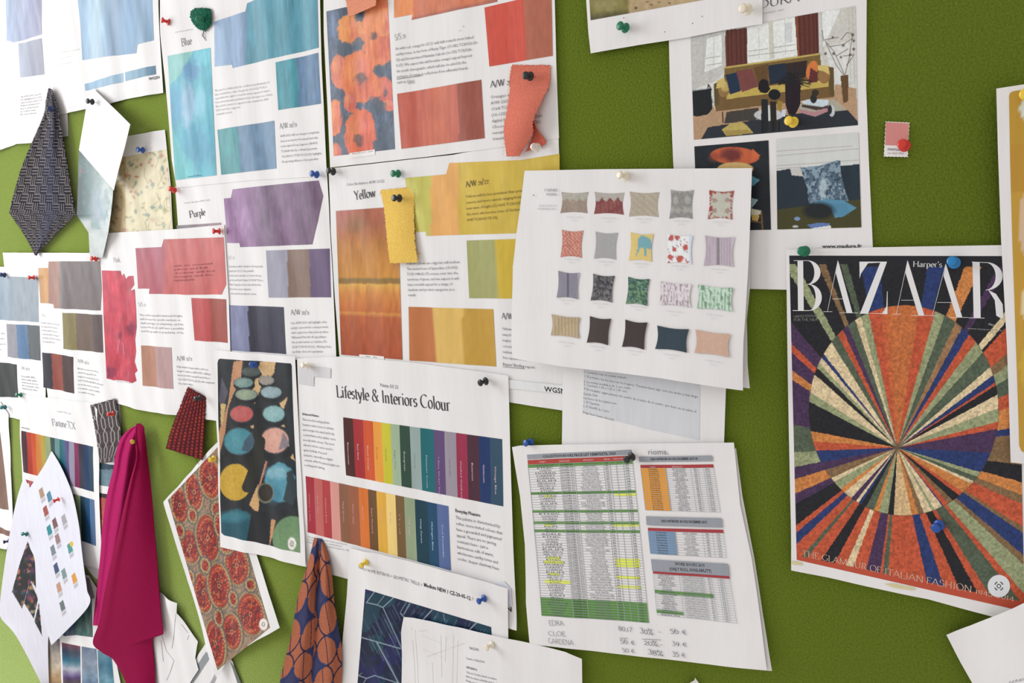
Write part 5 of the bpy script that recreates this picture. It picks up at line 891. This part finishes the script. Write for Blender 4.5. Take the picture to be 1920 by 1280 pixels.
# ---------------- magazine cover
pBz = pg = Page('magazine_cover', 'magazine cover of coloured rays with tall white lettering', 'magazine cover', [(1474, 468), (1540, 466), (1636, 463.5), (1900, 459), (1930, 458), (1932, 760), (1928, 1000), (1930, 1172), (1862, 1156), (1740, 1123), (1620, 1098), (1530, 1078), (1483.5, 1069), (1481, 900), (1477, 700)], 3.2, lifts=[(1484, 1069, .02, .002), (1740, 1130, .05, .003)])
RC_, GRN, DGN, BLK, NVY, CRM, PUR, BRN, ORG, SAG = (186, 82, 54), (138, 142, 104), (82, 90, 72), (36, 35, 38), (42, 56, 100), (212, 186, 146), (72, 50, 78), (126, 96, 66), (196, 122, 66), (146, 148, 110)
zb = Z(1460, 450, 4.17); z8b = Z(1440, 740, 2.371)
ctr = (1682.6, 839.0)
# rays: (angle of the leading edge in degrees, clockwise from straight up, colour)
def angs(L):
    out = []
    for (x, y), c in L: out.append((math.degrees(math.atan2(x-ctr[0], ctr[1]-y)) % 360, c))
    out.sort(key=lambda q: q[0]); return out
I = []  # inner disc: point on the clockwise-starting edge of each ray
for p, c in [((640, 590), SAG), ((705, 585), RC_), ((805, 585), (190, 96, 56)), ((870, 590), (188, 104, 58)), ((1090, 590), RC_), ((1215, 590), SAG), ((1290, 615), DGN), ((1375, 660), (150, 110, 76)), ((1420, 715), NVY), ((1475, 760), RC_), ((1525, 820), SAG), ((1575, 900), DGN), ((1600, 950), DGN), ((1620, 1020), CRM), ((1645, 1080), NVY), ((1665, 1130), RC_), ((1672, 1150), BLK), ((1690, 1220), CRM)]: I.append((zb(p)[0], c))
for p, c in [((1010, 40), CRM), ((1015, 62), SAG), ((1020, 120), RC_), ((1025, 150), PUR), ((1026, 260), NVY), ((1000, 360), SAG), ((990, 385), DGN), ((975, 410), CRM), ((965, 425), ORG), ((920, 468), RC_), ((900, 485), BLK), ((855, 500), BRN), ((830, 512), RC_), ((805, 522), NVY), ((798, 525), CRM), ((758, 535), SAG), ((740, 535), CRM), ((700, 538), BRN), ((672, 538), ORG), ((640, 536), (206, 170, 124)), ((560, 528), BLK), ((535, 516), SAG), ((498, 500), ORG), ((475, 500), DGN), ((445, 480), BLK), ((425, 470), NVY), ((410, 468), CRM), ((400, 460), PUR), ((380, 448), CRM), ((350, 425), ORG), ((330, 412), SAG), ((295, 385), CRM), ((280, 370), BRN), ((248, 335), PUR), ((215, 305), NVY), ((205, 248), RC_), ((190, 205), ORG), ((187, 160), BLK), ((184, 30), SAG)]: I.append((z8b(p)[0], c))
for p, c in [((245, 1185), CRM), ((265, 1035), BLK), ((290, 985), SAG), ((285, 925), CRM), ((310, 885), NVY), ((325, 855), CRM), ((380, 745), DGN), ((435, 690), RC_), ((480, 655), PUR), ((520, 615), DGN), ((585, 585), CRM)]: I.append((zb(p)[0], c))
O = []
for p, c in [((480, 190), DGN), ((540, 190), BLK), ((640, 200), NVY), ((790, 200), BLK), ((1160, 230), NVY), ((1285, 235), BLK), ((1440, 245), ORG), ((1560, 255), BLK), ((1650, 330), PUR), ((1740, 300), BLK), ((1740, 600), CRM), ((1756, 665), BLK), ((1762, 700), RC_), ((1770, 900), BRN), ((1778, 985), SAG), ((1784, 1080), DGN), ((1790, 1200), RC_)]: O.append((zb(p)[0], c))
for p, c in [((1062, 60), ORG), ((1066, 150), NVY), ((1070, 180), BRN), ((1118, 310), BLK), ((1118, 385), ORG), ((1120, 440), BRN), ((1118, 480), RC_), ((1122, 580), BRN), ((1122, 605), NVY), ((1122, 700), BRN), ((1122, 740), SAG), ((1120, 860), RC_), ((1085, 870), DGN), ((960, 850), RC_), ((920, 855), BLK), ((830, 815), RC_), ((765, 800), NVY), ((700, 800), RC_), ((535, 790), DGN), ((512, 785), RC_), ((500, 782), PUR), ((435, 780), RC_), ((378, 765), CRM), ((345, 760), RC_), ((300, 740), BLK), ((240, 730), RC_), ((200, 690), DGN), ((175, 690), RC_), ((130, 660), NVY), ((128, 610), RC_), ((124, 580), BLK), ((122, 485), PUR), ((120, 440), ORG), ((118, 375), PUR), ((116, 320), SAG), ((114, 255), DGN), ((112, 130), PUR)]: O.append((z8b(p)[0], c))
for p, c in [((105, 1090), ORG), ((108, 1020), PUR), ((105, 880), RC_), ((102, 810), PUR), ((95, 640), BLK), ((88, 260), SAG), ((140, 195), BLK), ((310, 190), BRN), ((365, 190), BLK)]: O.append((zb(p)[0], c))
IA, OA = angs(I), angs(O)
def cover(c):
    dx, dy = c.x-ctr[0], c.y-ctr[1]; A = np.degrees(np.arctan2(dx, -dy)) % 360; A = A+(fbm(c.x*.3, c.y*.3, 4)-.5)*.8
    ins = ((c.x-1694.5)/178)**2+((c.y-769)/197)**2 < 1
    def look(T):
        th = np.array([q[0] for q in T]); cc = np.array([q[1] for q in T], float); k = np.searchsorted(th, A, 'right')-1; return cc[k]
    c.c = np.where(ins[..., None], look(IA), look(OA)); c.noise(.22, .25, .25, 3); c.noise(.12, .7, .7, 5)
    c.mix(np.clip(1-np.hypot(dx, dy)/14, 0, 1)*.8, (82, 66, 50)); top = (c.y < 495) | ((c.y < 500) & (c.x > 1600)); c.mix(top & (c.v < .16), (38, 38, 42))
    c.mix((c.y > 1040+(c.x-1490)*.205)*1.0, (182, 76, 54)); rr = np.sqrt(((c.x-1694.5)/178)**2+((c.y-769)/197)**2); c.mix((np.abs(rr-1) < .004)*.35, (60, 50, 46))
O_ = [(1480, 479), (1560, 479), (1800, 479.5), (1908, 480), (1912, 700), (1918, 950), (1921, 1145), (1891, 1138), (1800, 1116), (1680, 1090), (1570, 1066), (1494, 1048), (1489, 900), (1484, 650)]
def bounded(quad): return quad
pg.pic([(1480, 479), (1908, 480), (1921, 1146), (1494, 1049)], cover, .95, 'ray_artwork')
W_ = (222, 214, 210); tl = []
def B(*P): tl.append((zb(*P), W_))
B((118, 158), (235, 158), (235, 162), (118, 162)); B((148, 160), (192, 160), (197, 552), (152, 552)); B((110, 548), (240, 548), (240, 553), (112, 553))
def crescent(x0, x1, y0, y1, th, yc=None):
    """bowl of a high-contrast B or R: thin at its ends, fat in the middle"""
    n = 14; o = []; i = []
    for k in range(n+1):
        a = -math.pi/2+math.pi*k/n; cy = (y0+y1)/2; ry = (y1-y0)/2; o.append((x0+(x1-x0)*math.cos(a), cy+ry*math.sin(a))); i.append((x0+(x1-x0-th)*math.cos(a), cy+(ry-4)*math.sin(a)))
    B(*(o+i[::-1]))
crescent(225, 328, 158, 348, 48); crescent(240, 338, 345, 552, 48)
for (ax, ay), (bx, by), w_, foot in [((455, 165), (578, 570), 46, (380, 560)), ((1000, 165), (1140, 590), 46, (918, 580)), ((1298, 190), (1437, 605), 46, (1200, 590))]:
    B((ax+8, ay-8), (ax+18, ay+20), (bx, by), (bx-w_, by), (ax-8, ay+90)); B((ax+6, ay), (ax+8, ay+6), (foot[0]+3, foot[1]), (foot[0], foot[1])); my = (ay+foot[1])/2+95; B((foot[0]+40, my), (bx-60, my), (bx-60, my+3), (foot[0]+40, my+3)); B((bx-100, by-3), (bx+45, by-3), (bx+45, by), (bx-100, by)); B((foot[0]-30, foot[1]-3), (foot[0]+40, foot[1]-3), (foot[0]+40, foot[1]), (foot[0]-30, foot[1]))
B((632, 168), (848, 168), (700, 575), (636, 575), (795, 175), (700, 180), (645, 260), (634, 300)); B((636, 570), (852, 578), (852, 400), (848, 400), (843, 520), (810, 572))
B((1515, 170), (1572, 172), (1580, 610), (1525, 608)); B((1485, 604), (1610, 607), (1610, 611), (1485, 608)); B((1510, 168), (1650, 174), (1650, 178), (1510, 172)); crescent(1620, 1752, 172, 392, 55); B((1640, 390), (1700, 420), (1752, 500), (1758, 610), (1740, 612), (1702, 590), (1690, 470))
pg.polys('masthead_lettering', tl, cell=.006, mtl='flat')
pg.text([("Harper's", zb((1048, 208))[0], zb((1278, 212))[0], 10.5, 'serif', (205, 200, 196)), ('LIMITED EDITION', zb((118, 605))[0], zb((300, 600))[0], 4.2, 'serifL', (150, 148, 140)), ('FOR THE V&A', zb((120, 632))[0], zb((305, 630))[0], 4.6, 'serifL', (150, 148, 140)), ('www.harpersbazaar', zb((1475, 695))[0], zb((1755, 712))[0], 3.6, '', (150, 146, 142)), ('May', zb((1640, 665))[0], zb((1680, 668))[0], 4, '', (190, 186, 180))], 'cover_text')
zt = z8b
pg.text([('THE GLAMOUR OF ITALIAN FASHION 1945-2014', zt((152, 716))[0], zt((1095, 916))[0], 11.5, 'serifL', (206, 170, 150))], 'cover_line')
pg.polys('round_mark', [([(1873+21*math.cos(a)*1.0, 1098+21*math.sin(a)) for a in np.linspace(0, 2*math.pi, 30)[:-1]], (222, 216, 214))]); RG = (70, 72, 76)
def ring(cx, cy, r, w_, a0, a1): A = np.radians(np.linspace(a0, a1, 10)); return [(cx+r*math.cos(a), cy+r*math.sin(a)) for a in A]+[(cx+(r-w_)*math.cos(a), cy+(r-w_)*math.sin(a)) for a in A[::-1]]
pg.polys('round_mark_symbol', [(ring(1873, 1098, 9, 2, a, a+50), RG) for a in (20, 110, 200, 290)]+[(ring(1873, 1098, 4.2, 1.6, 0, 180), RG), (ring(1873, 1098, 4.2, 1.6, 180, 360), RG)], mtl='flat')
for _g in (zt((105, 737), (150, 742), (150, 755), (108, 752)), zt((515, 838), (560, 838), (660, 858), (640, 866), (560, 855))): pg.polys('dried_glue', [(_g, (207, 191, 143))])

# ---------------- right edge pages, chip, bottom right
pg = pGo = Page('printed_page', 'page at the right edge printed in mustard gold with pale shapes', 'paper', [(1868, 166), (1920, 158), (2050, 140), (2060, 890), (1920, 869.5), (1895, 866.5), (1888, 650), (1877, 450), (1871, 280)], 6.0, lifts=[(1895, 866, .03, .003)])
def gold(c):
    c.fill((182, 138, 52)); c.mix((c.y > 270)*.25, (176, 120, 50)); c.mix((c.y > 360)*.5, (196, 152, 62))
    for cx, cy, rx, ry, col in [(1926, 205, 14, 22, (205, 205, 190)), (1924, 420, 14, 60, (206, 172, 140)), (1925, 570, 12, 30, (214, 190, 150)), (1926, 690, 14, 40, (196, 158, 60))]: c.ell(cx, cy, rx, ry, col, 1, soft=.03)
pg.wash([(1900, 171), (2040, 150), (2050, 870), (1925, 850), (1915, 845), (1911, 835), (1905, 650), (1898, 450), (1894, 300), (1892, 180), (1894, 174)], gold, cell=.0015, name='gold_print')
pg = pCo = Page('cut_page', 'plain white sheet with a folded corner in the bottom right corner', 'paper', [(1774.5, 1190), (1820, 1172), (1862, 1155.5), (1920, 1130), (2000, 1095), (2040, 1400), (1870, 1400), (1824, 1282), (1800, 1240)], 5.0, tilt=((1800, 1200), (1950, 1200), 0, .012))
pg.text([('notas', (1893, 1281), (1922, 1274), 5, 'hand', (120, 118, 120))], 'handwriting')
pg = Page('cut_page', 'tiny white paper corner poking up at the bottom edge', 'paper', [(1290, 1282), (1302, 1275), (1303, 1270), (1312, 1282), (1312, 1300), (1288, 1300)], 1.0, lifts=[(1302, 1270, .01, .004)])
# chip with serrated edges
ch = [(1660, 227)]+[(1660+46*(i/14), 227.2+2*(i/14)+(1.0 if i % 2 else 0)) for i in range(1, 14)]+[(1706, 229.5)]+[(1706-3.2*(i/18)-(1.6 if i % 2 else 0), 229.5+65.5*(i/18)) for i in range(1, 18)]+[(1703, 295)]+[(1703-46.5*(i/14), 295-1.0*(i/14)-(1.2 if i % 2 else 0)) for i in range(1, 14)]+[(1656.5, 294)]+[(1656.5+3.5*(i/18)+(1.2 if i % 2 else 0), 294-67*(i/18)) for i in range(1, 18)]
pg = pCh = Page('colour_chip', 'small pink paper colour chip with zigzag edges, alone on the felt', 'colour chip', ch, 0.6)
pg.block([(1661, 229), (1704, 231), (1703, 273), (1659.5, 272)], (204, 130, 122)); pg.text([('PANTONE', (1664, 281.5), (1691, 283), 4, 'bold', (120, 110, 108)), ('16-1522 TPX', (1663.5, 288.5), (1694, 289.5), 3.4, '', (150, 130, 110))], 'chip_text')

# ================================================================== loose curled card upper left
rt = thing('cut_page', 'hanging sheet with a teal and grey watercolour under the white diamond card', 'paper', at(178, 380, .01))
def tealw(S, T, X, Y, W):
    c = Cv(X, Y); c.fill((200, 208, 206)); c.o = (0, 160, 5.818); c.noise(.05, .1, .1, 3)
    c.mix(np.clip((1130-(X*5.818))/260, 0, 1)*np.clip((415-Y)/12, 0, 1)*1.0, (34, 66, 66)); c.mix(np.clip((900-(X*5.818))/60, 0, 1)*(Y > 325)*(Y < 404), (36, 58, 72)); c.mix(np.clip((fbm(X*.12, Y*.05, 5)-.45)*4, 0, 1)*.5*(Y < 430), (95, 135, 130)); c.ell(1070, 1330, 80, 220, (165, 180, 200), .5, soft=.8, wob=.8)
    for k in range(3): c.line([(920+40*math.cos(a/4), 830+k*50+16*math.sin(a/4)) for a in range(0, 26)], 5, (190, 195, 195), .3)
    c.ell(880, 930, 12, 20, (170, 50, 50), .8); return c.c
loft('paper', [(148, 281, 9), (147, 305, 10), (146, 350, 11), (144, 403, 12), (166, 436, 9), (168, 474, 6), (169, 482, 5)], [(212, 350, 10), (212, 358, 11), (211, 372, 12), (208, 400, 13), (203, 435, 14), (197, 462, 12), (192, 483, 10)], 'ink', rt, tealw, 60, 160, solid=.0002, lin_=True)
rt = thing('cut_card', 'blank white diamond of stiff paper held by a black pin', 'paper', at(195, 260, .02))
loft('paper', [(175, 166, 6), (169, 171, 6), (161, 205, 7), (154, 245, 8), (148, 281, 9), (180, 318, 14), (212, 355, 18)], [(176, 167, 7), (200, 190, 13), (222, 211, 19), (244, 233, 24), (234, 275, 24), (223, 315, 22), (213, 357, 18.5)], 'card', rt, lambda S, T, X, Y, W: None, 30, 60, solid=.0004, lin_=True)

# ================================================================== fabric swatches
def fab(name, label, loc_): return thing(name, label, 'fabric swatch', loc_)
# grey basket-weave cloth
rt = fab('fabric_swatch', 'charcoal and navy basket weave wool cloth gathered to a point at its top', at(85, 320, .02))
def basket(S, T, X, Y, W):
    w_ = (S-.5)*.075*np.clip(T*1.6+.12, 0, 1); hh = T*.19; u = w_+hh*.1; v = hh; ca = .0078; cell = (np.floor(u/ca)+np.floor(v/ca)) % 2
    st = np.where(cell > .5, np.sin(u/ca*2*math.pi*3), np.sin(v/ca*2*math.pi*3)); k = np.clip(st*1.2+.5, 0, 1)[..., None]
    base = np.array((30, 30, 40.)); hi = np.array((124, 118, 118.)); blu = np.array((62, 74, 112.)); b = np.exp(-((S-.62)/.16)**2)[..., None]*.6
    c = base*(1-k)+hi*k; c = c*(1-b*.5)+blu*b*.5; return c*(1+.3*(fbm(X*2, Y*2, 3)-.5))[..., None]
loft('cloth', [(91, 166, 8), (86, 190, 9), (82, 215, 11), (62, 262, 12), (42, 310, 11), (28, 355, 10), (18, 395, 9), (20, 403, 9), (44, 438, 8), (66, 478, 7)], [(97, 168, 8), (104, 190, 9), (110, 215, 10), (118, 262, 10), (126, 310, 9), (133, 355, 9), (141, 400, 8), (140, 404, 8), (105, 438, 7), (68, 478, 7)], 'cloth', rt, basket, 190, 420, fold=lambda S, T: 7*np.exp(-((S-.66)/.16)**2)*np.clip(T*3, .15, 1)*np.clip(1.3-T, .2, 1)+2.0*np.sin(S*14+T*3)*np.clip(T*2, 0, 1)*(1-T), edge=1.0)
threads('loose_thread', [[(92, 160, 8), (96, 168, 10), (98, 178, 11)], [(89, 185, 17), (86, 200, 17), (88, 215, 18), (94, 232, 19)]], .00025, rt, (225, 225, 225))
# magenta; flap and hem lighter, front darker: light and shade in the colours
rt = fab('fabric_swatch', 'long magenta wool cloth folded over itself, hanging from one pin', at(245, 1040, .02))
def plain(col, a=.05, seed=3): return lambda S, T, X, Y, W: np.broadcast_to(np.array(col, float), X.shape+(3,))*(1+a*2*(fbm(X*1.2, Y*1.2, seed)-.5))[..., None]
loft('back_flap', [(258, 796, 11), (240, 806, 13), (226, 822, 12), (218, 845, 11), (212, 880, 10), (201, 925, 10), (192, 985, 9), (188, 1040, 9), (183, 1090, 9), (176, 1150, 9), (174, 1172, 9)], [(266, 797, 10), (268, 812, 8), (266, 840, 8), (262, 870, 8), (258, 920, 10), (252, 985, 12), (240, 1040, 12), (228, 1090, 12), (215, 1150, 11), (205, 1174, 10)], 'cloth', rt, plain((178, 30, 98), .05), 50, 200, fold=lambda S, T: 13*np.exp(-((S-.52+.1*T)/.22)**2)*np.clip(T*5, 0, 1)+7*np.exp(-((S-.12)/.12)**2)*np.clip(T*4, 0, 1), solid=.0012)
loft('cloth', [(256, 794, 15), (253, 810, 17), (254, 835, 19), (255, 860, 22), (244, 900, 25), (232, 950, 27), (221, 1000, 28), (209, 1050, 28), (196, 1110, 27), (186, 1165, 25), (174, 1204, 22), (190, 1222, 20), (212, 1236, 19), (228, 1262, 18), (244, 1300, 18)], [(263, 793, 12), (269, 800, 12), (272, 815, 12), (276, 850, 11), (281, 890, 11), (286, 940, 11), (290, 1000, 11), (294, 1050, 12), (298, 1110, 12), (302, 1160, 12), (305, 1186, 12), (303, 1190, 12), (286, 1200, 11), (289, 1250, 10), (291, 1300, 10)], 'cloth', rt, plain((150, 16, 70), .05), 80, 240, fold=lambda S, T: 5*np.sin(S*3.14)*np.clip(T*3, 0, 1)+3*np.exp(-((S-.1)/.08)**2)*np.clip(T*4, 0, 1)*np.clip(1.2-T, 0, 1), solid=.0014)
V = loft('folded_hem', [(174, 1205, 14), (205, 1228, 13), (228, 1262, 12), (246, 1300, 12)], [(180, 1207, 20), (215, 1236, 20), (252, 1275, 19), (285, 1300, 18)], 'cloth', rt, plain((186, 44, 128), .05), 16, 60, solid=.001)
# coral linen
rt = fab('fabric_swatch', 'frayed coral linen strip twisting down under a black pin', at(990, 200, .012))
loft('cloth', [(960, 122, 6), (956, 145, 6.5), (955, 175, 8), (951, 205, 10), (945, 235, 12), (946, 262, 12), (950, 293, 9)], [(1031, 122, 5.5), (1031, 145, 6), (1027, 165, 9), (1010, 200, 13), (999, 230, 16), (998, 252, 13), (974, 292, 9)], 'cloth', rt, plain((216, 118, 98), .10), 80, 190, fold=lambda S, T: 4*np.sin(S*3.1)*np.sin(T*2.6)**2, edge=1.3)
loft('turned_corner', [(998, 225, 7), (998, 240, 8), (999, 255, 8), (985, 285, 8)], [(1000, 228, 12), (1008, 245, 10), (1023, 268, 8), (1003, 278, 7)], 'cloth', rt, plain((198, 96, 78), .06), 30, 60, edge=.6)
threads('frayed_threads', [[(1030+rnd.uniform(-2, 1)-(y-150)*.34*(y > 160), y, 7), (1033+rnd.uniform(-1, 3)-(y-150)*.34*(y > 160), y+rnd.uniform(2, 7), 7.5)] for y in np.arange(125, 235, 5)], .00014, rt, (238, 165, 130))
threads('frayed_threads', [[(956-(y-150)*.08, y, 7), (954-(y-150)*.08+rnd.uniform(-2, 0), y+rnd.uniform(2, 6), 7)] for y in np.arange(125, 290, 6)], .00014, rt, (238, 165, 130))
# yellow linen
rt = fab('fabric_swatch', 'frayed mustard yellow linen strip pinned over the Yellow page', at(750, 420, .01))
loft('cloth', [(713, 357, 6), (719, 385, 6.5), (724, 430, 8), (727, 460, 9), (731, 494, 9)], [(770, 350, 5.5), (776, 372, 6), (776, 410, 7), (778, 455, 8.5), (783, 491, 9)], 'cloth', rt, plain((236, 196, 98), .08), 60, 150, fold=lambda S, T: 2.5*np.sin(S*3.1)*np.sin(T*3), edge=1.2)
threads('frayed_threads', [[(775+rnd.uniform(-1, 2), y, 7), (779+rnd.uniform(-1, 3), y+rnd.uniform(3, 9), 5)] for y in range(355, 485, 5)], .00016, rt, (214, 180, 100))
threads('loose_threads', [[(776, 432, 7), (785, 424, 5), (790, 418, 3)], [(781, 476, 7), (786, 472, 6), (783, 482, 6), (775, 487, 7)], [(783, 473, 6), (791, 477, 4)], [(727, 458, 8), (724, 460, 9)], [(714, 359, 6), (712, 366, 6)]], .00016, rt, (214, 180, 100))
# red knit
rt = fab('fabric_swatch', 'dark red and rust chunky knit swatch with pinked edges', at(350, 790, .01))
def knit(S, T, X, Y, W):
    u = S*8+.0*T; v = T*19+.5*(np.floor(S*8) % 2); d = np.hypot((u-np.floor(u)-.5)*1.2, (v-np.floor(v)-.5)); k = np.clip(1.15-1.7*d, 0, 1)[..., None]; n = vn(np.floor(u)*3.1, np.floor(v)*2.3, 4)[..., None]
    a = np.array((62, 24, 30.)); b = np.array((188, 70, 52.))*(n)+np.array((128, 46, 60.))*(1-n); r_ = np.clip((S-.55)*2, 0, 1)[..., None]*np.array((25, 18, 8.)); return a*(1-k)+(b+r_)*k
loft('cloth', [(352, 726, 7), (335, 768, 8), (320, 808, 9), (311, 840, 9)], [(385, 744, 6), (384, 785, 7), (382, 825, 8), (380, 862, 8)], 'cloth', rt, knit, 90, 180, fold=lambda S, T: 2.5*np.sin(S*3.1)+.5*np.abs(np.sin(S*8*math.pi)), edge=1.6)
threads('loose_thread', [[(366, 856, 8), (369, 864, 7), (372, 870, 6)]], .0002, rt, (40, 60, 30))
# lattice swatch
rt = fab('fabric_swatch', 'grey brown swatch with a silver wavy lattice and pinked edges', at(198, 805, .01))
def latt(S, T, X, Y, W):
    c = np.broadcast_to(np.array((84, 76, 74.)), X.shape+(3,)).copy(); n = fbm(X*.9, Y*.5, 5); c *= (1+.7*(n-.5))[..., None]
    for k in range(-1, 5):
        for ph in (0, math.pi):
            ctr_ = (k+.25)*.3+.072*np.clip(1.5*np.sin(T*2*math.pi*2.1+ph+k*math.pi), -1, 1); m = np.clip(1.4-np.abs(S-ctr_)/.02, 0, 1)*.85; c = c*(1-m[..., None])+np.array((192, 190, 196.))*m[..., None]
    return c
loft('cloth', [(169, 760, 6), (176, 795, 7), (182, 830, 7), (187, 868, 7)], [(216, 747, 6), (222, 785, 6), (226, 825, 7), (212, 865, 7)], 'cloth', rt, latt, 90, 170, edge=1.2)
# terracotta and navy cloth
rt = fab('fabric_swatch', 'terracotta cloth with navy leaf shapes hanging in two folds at the bottom', at(590, 1160, .02))
def leaf(S, T, X, Y, W):
    c = Cv(X, Y); c.c = np.broadcast_to(np.array((168, 100, 74.)), X.shape+(3,)).copy()
    su = np.where(S < .5, S*2, (S-.5)*2); w_ = .032; u = su*np.clip(.35+T*.9, 0, 1.3)*1.35+np.where(S < .5, 0, .37); v = T*5.0+np.where(S < .5, 0, .45)
    def circ(cx, cy): du = u-cx; dv = v-cy; return np.hypot(du-np.round(du), dv-np.round(dv))
    d1 = circ(0, 0); d2 = circ(.5, .5); n = fbm(u*1.7+4, v*1.3, 4)
    nav = (d1 > .5) & (d2 > .28); ln = (np.abs(d1-.5) < .03) | (np.abs((u-np.round(u))-(v-np.round(v))*.3) < .02)
    c.mix(nav, (52, 62, 104)); c.mix(ln*.9, (46, 44, 70)); tri = (d2 < .5) & (d1 > .42) & ((np.floor(u)+np.floor(v)) % 2 < 1); c.mix(tri*.9, (50, 60, 100)); c.noise(.09, .8, .8, 4); return c.c
loft('cloth', [(589, 1008, 8), (580, 1045, 10), (568, 1085, 12), (556, 1130, 13), (548, 1180, 13), (536, 1230, 13), (527, 1265, 13), (522, 1300, 13)], [(603, 1010, 8), (615, 1038, 9), (622, 1075, 10), (627, 1130, 11), (635, 1180, 11), (640, 1215, 11), (641, 1260, 11), (638, 1300, 11)], 'cloth', rt, leaf, 150, 380, fold=lambda S, T: (8*np.exp(-((S-.27)/.17)**2)+9*np.exp(-((S-.78)/.16)**2)-2*np.exp(-((S-.52)/.04)**2))*np.clip(T*4, .1, 1))
# peach swatch at the top edge
rt = fab('fabric_swatch', 'peach fabric scrap cut off by the top edge, over the flowers', at(678, 0, .01))
loft('cloth', [(648, -60, 8), (646, -20, 8), (649, 5, 8), (654, 32, 9)], [(702, -70, 8), (704, -30, 9), (705, -8, 10), (704, 10, 12)], 'cloth', rt, plain((224, 148, 118), .05), 50, 80, edge=.7, fold=lambda S, T: 2*S)
# green tuft
rt = fab('fabric_swatch', 'tiny dark green velvet scrap with trailing threads above the word Blue', at(376, 36, .01))
loft('cloth', [(365, 16, 6), (358, 22, 7), (357, 33, 8), (363, 45, 7), (372, 55, 6)], [(377, 15, 6), (393, 17, 7), (395, 33, 8), (395, 46, 7), (385, 58, 6)], 'cloth', rt, lambda S, T, X, Y, W: np.array((32, 98, 76.))*(.55+.9*fbm(X*.8, Y*.8, 3))[..., None], 40, 40, fold=lambda S, T: 4*np.sin(S*3.1)*np.sin(T*3.1)+1.2*fbm(S*9, T*9, 2), edge=1.6)
threads('loose_threads', [[(380, 55, 6), (382, 62, 6), (381, 68, 6), (386, 76, 5)], [(386, 54, 6), (382, 60, 6), (379, 66, 6), (384, 72, 5)], [(388, 17, 6), (393, 18, 5), (395, 24, 5)]], .0003, rt, (70, 85, 100))

# ================================================================== push pins
P_ = [((300, 36), (317.5, 42), 4, 'red', 'red pin at the left margin of the Blue page'), ((371, 35.5), (377, 37), 11, 'green', 'green pin sunk into the dark green velvet scrap'), ((583, 324.5), (595, 327.5), 5, 'blue', 'blue pin beside a black one below the Blue page'), ((614, 319), (626, 322), 6, 'black', 'black pin at the corner where Blue, Orange and Yellow pages meet'),
      ((317, 352), (328, 357), 4, 'red', 'red pin left of the word Purple'), ((397, 433), (413, 433.5), 5, 'red', 'red pin at the top right of the coral red block page'), ((170, 484), (181, 485), 4, 'red', 'red pin on the top edge of the taupe block page'), ((52, 520), (65, 520), 3, 'red', 'red pin between the grey and taupe report pages'),
      ((0, 514), (9, 515.5), 3, 'navy', 'navy pin cut by the left edge, at the grey page'), ((29, 739.5), (40, 740), 5, 'green', 'shiny green pin below the dark green grey block'), ((1, 763.5), (10, 763), 5, 'teal', 'teal pin cut by the left edge above the brown print'), ((201, 777), (213, 775), 9, 'red', 'glossy red pin in the grey lattice swatch'),
      ((365, 747.5), (376, 746), 10, 'black', 'black pin in the dark red knit swatch'), ((163, 189), (174, 191), 12, 'black', 'black pin through the top of the white diamond card'), ((257, 280), (269, 281.5), 3, 'blue', 'blue pin on the yellow floral sheet'), ((92, 203), (97, 204), 17, 'navy', 'dark blue pin half hidden in the charcoal basket weave cloth'),
      ((984, 141), (995, 143), 9, 'black', 'black pin in the frayed coral linen'), ((1001, 275), (1007, 276.5), 9, 'clear', 'clear pin at the lower tip of the coral linen'), ((737, 371), (750, 371.5), 9, 'black', 'black pin in the mustard yellow linen'), ((735, 325), (747.5, 325.5), 5, 'green', 'green pin above the mustard yellow linen'),
      ((1158, 326.5), (1174, 331), 11, 'cream', 'cream pin at the top of the cushion catalogue sheet'), ((1160, 47), (1174, 53), 6, 'green', 'green pin on the top sheet with the olive photo'), ((1390, 15), (1403, 18), 7, 'cream', 'cream pin left of the large brochure title'), ((1476, 225), (1489, 229.5), 5, 'yellow', 'yellow pin low in the living room photo'),
      ((1691, 269), (1697, 274), 3, 'red', 'red pin on the pink colour chip'), ((1502, 470), (1510, 471), 6, 'green', 'green pin at the top left corner of the magazine cover'), ((1784, 488), (1790, 493), 6, 'sky', 'light blue pin beside the small word above the magazine title'), ((1753, 991), (1762, 983), 6, 'blue', 'blue pin in the lower rays of the magazine cover'),
      ((1921, 176), (1927, 178), 9, 'yellow', 'yellow pin cut by the right edge on the gold page'), ((898, 718), (912, 714), 7, 'black', 'black pin right of the palette page title'), ((565, 684), (578, 685.5), 7, 'cream', 'cream pin at the top left corner of the palette page'), ((1172, 863), (1186, 855), 9, 'black', 'black pin at the top of the price list'),
      ((983, 830), (997, 829), 2, 'blue', 'blue pin on the felt peeking above the price list'), ((676, 1061), (687, 1053), 11, 'yellow', 'yellow pin on the trellis page header'), ((895, 1128), (909, 1121), 10, 'blue', 'bright blue pin at the right end of the trellis page header'), ((910, 1215), (923, 1208), 11, 'cream', 'cream pin in the faint furniture drawing sheet'),
      ((99, 940), (111, 935), 17, 'red', 'red pin in the pointed sheet of colour chips'), ((40, 1000), (51, 1001), 18, 'teal', 'dark teal pin above the dark floral photograph'), ((5, 1016), (17, 1014), 5, 'navy', 'navy pin at the bottom of the brown print page'), ((247, 829), (254, 825), 14, 'gold', 'brass coloured pin inside the fold of the magenta cloth'),
      ((393, 862), (402, 859), 6, 'yellow', 'yellow pin at the top of the red paisley print'), ((470, 682), (478, 684), 8, 'blue', 'blue pin at the top of the paint pot print')]
for h_, c_, d_, col, lab in P_: pin(h_, c_, d_, col, lab)
